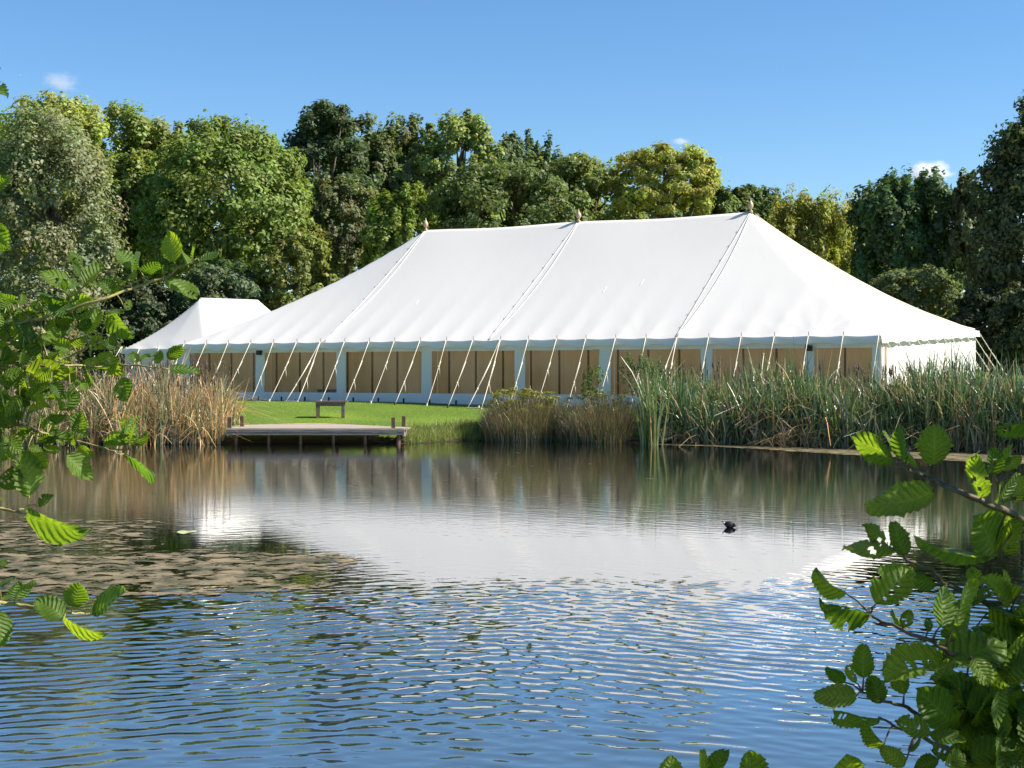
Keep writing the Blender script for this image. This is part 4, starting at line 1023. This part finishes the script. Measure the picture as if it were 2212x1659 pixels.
# left alder
rt = np.array([-2.45, 4.1, .0])
al = Alder(empty("alder_tree", tuple(rt), 0, "sunlit alder tree whose leafy twigs reach in over the reeds and jetty side", "tree"), 3.9, .05)
gz0 = float(ground_z(np.array(-2.45), np.array(4.1)))
tm = MB(); tm.tube([(0, 0, gz0 - .5), (.03, 0, .8), (.06, .02, 1.8), (.0, .05, 3.2), (-.05, .05, 4.6)], [.11, .09, .075, .05, .02], 10); 
LST = lambda x, z: rt + np.array([.05, .02, z])
al.branch(K1, [(-350,1010),(150,985),(430,930),(700,845),(1000,745),(1300,635),(1580,550),(1720,465),(1880,390),(1945,340)], .006, .0018, 0, LST(0, 1.2))
al.branch(K1, [(430,930),(560,830),(650,745),(760,665),(900,560)], .004, .0016, .02)
al.branch(K1, [(-350,1150),(0,1085),(150,1045),(240,1060)], .006, .002, .05, LST(0, 1.15))
al.branch(K1, [(-350,1470),(0,1425),(200,1415),(420,1400),(600,1390),(900,1405),(1150,1405),(1330,1395),(1500,1415),(1680,1440)], .0055, .0015, -.05, LST(0, 1.1))
al.branch(K1, [(420,1400),(640,1330),(800,1250),(960,1170),(1050,1000)], .004, .0016, .05)
al.branch(K2, [(-300,520),(0,555),(200,560),(340,600),(480,650),(680,715),(880,745),(1130,810),(1300,870),(1400,910)], .0055, .0015, 0.0, LST(0, 1.0))
al.branch(K2, [(1130,810),(1380,850),(1480,845)], .003, .0015, .0)
al.branch(K2, [(-300,1480),(0,1530),(180,1570),(310,1590)], .007, .0018, -.1, LST(0, .8))
al.branch(K2, [(180,1565),(300,1510),(335,1400)], .0025, .0015, -.1)
al.branch(K3, [(-250,1000),(90,1045),(380,1100),(490,1135),(760,1165),(960,1170),(1030,1160)], .007, .0018, .05, LST(0, .65))
al.branch(K0, [(-80, 220), (-40, 180), (-12, 178)], .006, .002, 0, LST(0, 2.2))
al.branch(K0, [(-80, 420), (-30, 400), (-8, 398), (-20, 480)], .006, .002, 0, LST(0, 1.9))
L1 = [(1710,370,1710,110,.8),(1850,400,1830,240,.25),(1900,370,1915,210,.3),(1965,370,2160,285,.45),(1640,570,1950,740,.45),(1610,500,1605,400,.35),(1300,460,1190,230,.5),(1380,450,1370,280,.35),(1410,480,1570,350,.6),(1260,540,1350,470,.5),(1200,640,1060,500,.3),(1250,570,1130,520,.4),(1130,690,990,540,.7),(830,600,1030,410,.7),(780,520,740,390,.35),(790,400,720,250,.6),(710,610,450,410,.4),(650,660,630,540,.7),(640,750,390,680,.25),(700,740,740,660,.6),(510,840,400,700,.25),(600,800,510,850,.3),(870,600,1010,620,.4),(430,920,260,870,.45),(380,880,470,850,.3),(660,1100,480,940,.6),(840,1080,1000,850,.8),(1060,880,1230,1140,.6),(1070,880,1230,880,.4),(1240,850,1310,760,.6),(320,1310,250,980,.4),(400,1090,520,1200,.4),(690,1250,520,1150,.8),(570,1280,410,1370,.6),(700,1340,490,1360,.5),(700,1180,840,1150,.45),(900,1320,910,1190,.4),(1040,1230,920,1090,.7),(1050,1230,1160,1100,.6),(970,1300,1140,1480,.7),(820,1360,1080,1490,.4),(820,1370,950,1560,.4),(270,1440,640,1540,.5),(600,1410,740,1440,.5),(650,1480,750,1590,.6),(750,1540,860,1650,.5),(300,1500,500,1640,.8),(200,1450,0,1560,.7),(170,1530,250,1659,.5),(30,1350,80,1210,.8),(210,1330,80,1250,.6),(170,780,10,640,.6),(120,780,-20,900,.8),(190,800,220,680,.3),(50,1060,50,970,.5),(140,1050,240,1070,.3),(-60,40,110,250,.8),(1690,1440,1980,1430,.4),(1340,1380,1300,1260,.7),(1380,1360,1490,1300,.25),(1540,1380,1590,1250,.8),(1660,1330,1790,1190,.7)]
for l in L1: al.leaf(K1, *l)
L2 = [(1400,30,1480,290,.8),(1440,910,1850,1090,.45),(900,650,930,420,.82),(780,900,990,1220,.4),(1220,790,1400,650,.7),(1420,790,1500,480,.35),(1490,720,1570,450,.4),(1420,600,1440,480,.5),(1530,780,1700,670,.4),(1220,770,1540,800,.3),(490,600,480,440,.4),(500,620,680,450,.6),(340,590,140,640,.4),(170,580,-20,430,.8),(270,430,60,410,.4),(280,410,270,230,.5),(320,430,560,330,.35),(330,620,190,700,.4),(340,680,230,770,.4),(440,660,350,700,.5),(500,690,820,680,.4),(740,800,620,730,.4),(50,700,240,900,.7),(90,840,180,1060,.5),(20,720,20,1080,.3),(0,1260,240,1130,.5),(0,1170,160,1060,.5),(340,1385,310,890,.45),(455,1510,600,1370,.6),(310,1590,850,1930,.45),(-30,1400,30,1430,.5),(60,300,200,250,.4),(100,440,0,500,.6)]
for l in L2: al.leaf(K2, *l)
L3 = [(850,1090,930,780,.8),(1070,1140,1500,980,.45),(740,1220,420,990,.6),(740,1230,1130,1530,.35),(190,990,400,790,.35),(60,1000,230,800,.5),(0,1000,120,980,.4),(0,860,160,740,.4),(-60,600,70,560,.6),(-40,1150,40,1520,.6)]
for l in L3: al.leaf(K3, *l)
for l in [(-25,185,17,205,.5),(-20,155,2,148,.6),(-20,400,15,388,.7),(-20,480,12,500,.7),(-10,515,14,540,.5)]: al.leaf(K0, *l)
for k in range(80):                                            # the dense middle of the spray
    x = al.r.uniform(-40, 1) ** 1.0 + 175 * al.r.uniform(0, 1) ** 1.6; y_ = al.r.uniform(640, 985); a = al.r.uniform(0, 6.28); Lp = al.r.uniform(30, 58)
    al.leaf(K0, x, y_, x + Lp * math.cos(a), y_ + Lp * math.sin(a), al.r.uniform(.3, .8))
for k in range(120):                                           # leaves on the part of the twigs outside the view
    x = al.r.uniform(-420, -60); y_ = al.r.uniform(150, 1450); a = al.r.uniform(0, 6.28); Lp = al.r.uniform(40, 66)
    al.leaf(K0, x, y_, x + Lp * math.cos(a), y_ + Lp * math.sin(a), al.r.uniform(.3, .8), dy=al.r.normal(0, .25))
tm.build("trunk", M_bark, al.root, smooth=True)
al.finish()

# right alder bush
rr_ = np.array([1.55, 2.55, .0])
ar = Alder(empty("alder_bush", tuple(rr_), 0, "dark half-shaded alder bush leaning over the water with moth-eaten leaves", "bush"), 2.2, .06)
gz1 = float(ground_z(np.array(1.55), np.array(2.55)))
tm = MB(); tm.tube([(0, 0, gz1 - .3), (-.05, -.02, .6), (-.02, .03, 1.3), (.08, .05, 2.2), (.15, .1, 3.2)], [.05, .042, .034, .022, .006], 8)
tm.tube([(.05, 0, gz1 - .3), (.3, .1, .9), (.5, .2, 2.0)], [.04, .03, .008], 8)
RS = lambda z: rr_ + np.array([-.04, 0, z])
ar.branch(K4, [(2600,1420),(2300,1270),(2100,1130),(1900,1040),(1600,930),(1380,820),(1230,755),(1160,720),(1060,670),(930,610)], .007, .0018, 0, RS(1.0))
ar.branch(K5, [(1900,700),(1500,420),(1100,240),(1010,140),(820,60),(740,0),(650,-60)], .006, .0016, .05, RS(.9))
ar.branch(K5, [(2100,1150),(1700,980),(1300,850),(1150,770),(1020,690),(800,600),(620,540),(540,480)], .006, .0016, -.05, RS(.8))
ar.branch(K5, [(2100,1500),(1400,1400),(1000,1290),(820,1190),(640,1140),(480,1080)], .006, .0016, .05, RS(.7))
ar.branch(K5, [(2200,1900),(1600,1720),(1380,1640),(1150,1530),(960,1430),(720,1330),(610,1270)], .006, .0016, 0, RS(.6))
ar.branch(K6, [(3400,1900),(2400,1600),(1770,1450),(1000,1440),(600,1430),(280,1440)], .007, .003, 0, RS(.5))
ar.branch(K4, [(2900,300),(2500,220),(2380,210)], .006, .002, .1, RS(1.5))
ar.branch(K4, [(2900,1100),(2300,1000),(2050,960),(1960,880)], .005, .0016, .06, RS(1.2))
R4 = [(930,600,540,360,.5),(1150,680,950,240,.35),(1060,620,900,300,.3),(1320,640,1330,250,.75),(1310,640,1210,500,.2),(1310,910,660,1090,.42),(930,1500,480,1330,.3),(1040,1530,900,1200,.7),(880,1480,740,1220,.5),(1800,960,1640,620,.35),(1900,730,1920,470,.8),(1930,1020,1940,800,.3),(2060,700,2060,440,.15),(2000,700,2180,560,.4),(2000,1000,2140,720,.6),(2100,1000,2240,740,.5),(1950,1500,1650,1110,.8),(1900,1500,2000,1100,.6),(2040,1520,2060,1200,.3),(1950,1510,1170,1600,.35),(2400,200,1930,280,.5)]
for l in R4: ar.leaf(K4, *l)
R5 = [(350,320,110,140,.4),(540,480,150,420,.5),(590,395,850,110,.7),(1040,260,830,150,.5),(800,580,830,440,.7),(790,580,690,460,.25),(1000,600,980,510,.7),(1080,570,1100,260,.7),(1200,560,1240,200,.5),(1720,270,1440,240,.5),(1400,250,1310,110,.6),(1300,400,1470,310,.4),(1180,680,1100,590,.5),(1120,820,1560,720,.5),(1420,680,1310,600,.35),(1650,580,1740,490,.8),(1680,730,1740,640,.7),(490,960,480,710,.65),(340,1000,220,860,.6),(420,1000,380,860,.5),(430,1110,110,1110,.5),(600,1300,250,1220,.5),(620,1160,540,950,.8),(530,1100,550,970,.4),(1090,840,650,920,.45),(800,1090,760,900,.7),(1280,980,1050,920,.45),(1720,860,1360,1060,.4),(1340,1240,1260,1050,.6),(1150,1300,930,1070,.8),(1000,1400,730,1310,.5),(1000,1400,1250,1500,.4),(640,1490,500,1310,.5),(800,1640,620,1500,.7),(1060,1600,870,1640,.5),(830,1520,930,1430,.5),(1380,1200,1700,1300,.8),(1120,1640,1260,1540,.8),(1450,1640,1680,1500,.6)]
for l in R5: ar.leaf(K5, *l)
R6 = [(590,1220,530,950,.5),(610,1220,680,950,.4),(960,1330,950,960,.8),(280,1330,270,1050,.82),(1770,1330,1760,950,.8)]
for l in R6: ar.leaf(K6, *l)
for k in range(95):
    x = ar.r.uniform(2085, 2260); y_ = ar.r.uniform(1290, 1700); a = ar.r.uniform(0, 6.28); Lp = ar.r.uniform(60, 110)
    ar.leaf(K0, x, y_, x + Lp * math.cos(a), y_ + Lp * math.sin(a), ar.r.uniform(.35, .8))
tm.build("trunk", M_bark, ar.root, smooth=True)
ar.finish(M_dtwig)
# its upper crown, unseen, added towards the sun to shade the lower leaves
r = np.random.default_rng(31); n = 1150
cc = np.array([[1.35, 2.35, 1.75], [1.55, 2.3, 2.1], [1.8, 2.35, 2.4], [1.5, 2.5, 1.6], [1.75, 2.25, 1.9], [1.3, 2.2, 2.1], [1.6, 2.6, 2.3]])
c = cc[r.integers(0, len(cc), n)] + r.normal(0, .17, (n, 3))
ok = np.abs(c[:, 0]) / c[:, 1] > .42; c = c[ok]; n = len(c)
v, f = leaf_quads(c - rr_, r.normal(0, 1, (n, 3)) + np.array([0, 0, .8]), r.uniform(.05, .10, n), r, .8)
o = obj("crown", np_mesh("crown", v, f, M_leaf, col=np.repeat(jitter_col((.075, .13, .025), n, r), 4, 0)), ar.root, kind="stuff")

# ------------------------------------------------------------------ small clouds
def cloud(px, py, w_, h_, dens_, seed, label):
    Yc = 2200.0; c = at(px, py, Yc); rx = w_ / F * Yc; rz = h_ / F * Yc
    m, t_, p_ = new_mat("cloud_vapour"); t_.nodes.remove(p_)
    tc_ = N(t_, "ShaderNodeTexCoord"); ln = N(t_, "ShaderNodeVectorMath", operation='LENGTH')
    mp = N(t_, "ShaderNodeMapping"); mp.inputs["Scale"].default_value = (1 / rx, 1 / rx, 1 / rz)
    t_.links.new(tc_.outputs["Object"], mp.inputs[0])
    nz_ = N(t_, "ShaderNodeTexNoise", Scale=1.9, Detail=4); nz_.inputs["W" if False else "Roughness"].default_value = .6
    ofs = N(t_, "ShaderNodeVectorMath", operation='ADD'); ofs.inputs[1].default_value = (seed * 3.7, seed, 0)
    t_.links.new(mp.outputs[0], ofs.inputs[0]); t_.links.new(ofs.outputs[0], nz_.inputs["Vector"])
    t_.links.new(mp.outputs[0], ln.inputs[0])
    a = N(t_, "ShaderNodeMath", operation='MULTIPLY_ADD'); a.inputs[1].default_value = 1.5; t_.links.new(nz_.outputs["Fac"], a.inputs[0])
    a.inputs[2].default_value = -.15
    s_ = N(t_, "ShaderNodeMath", operation='SUBTRACT'); t_.links.new(a.outputs[0], s_.inputs[0]); t_.links.new(ln.outputs["Value"], s_.inputs[1])
    k = N(t_, "ShaderNodeMapRange"); k.inputs[1].default_value = 0; k.inputs[2].default_value = .5; k.inputs[4].default_value = dens_ / rx
    t_.links.new(s_.outputs[0], k.inputs[0])
    vol = N(t_, "ShaderNodeVolumePrincipled"); vol.inputs["Color"].default_value = (.97, .95, .97, 1); vol.inputs["Anisotropy"].default_value = .2
    t_.links.new(k.outputs[0], vol.inputs["Density"]); t_.links.new(vol.outputs[0], t_.nodes["Material Output"].inputs["Volume"])
    vs = []; fs = []
    for i in range(9):
        th = math.pi * i / 8
        for j in range(16): ph = 2 * math.pi * j / 16; vs.append((rx * 1.05 * math.sin(th) * math.cos(ph), rx * 1.05 * math.sin(th) * math.sin(ph), rz * 1.05 * math.cos(th)))
    for i in range(8):
        for j in range(16): fs.append([i*16+j, (i+1)*16+j, (i+1)*16+(j+1) % 16, i*16+(j+1) % 16])
    obj("cloud", np_mesh("cloud", vs, fs, m), kind="structure", label=label, loc=tuple(c))
cloud(132, 178, 62, 36, .9, 1, "faint small cloud above the silvery sallow")
cloud(2008, 372, 75, 34, 4.0, 2, "small white cloud behind the ash tree")
cloud(1470, 306, 34, 12, 1.2, 3, "tiny wisp of cloud above the golden tree")
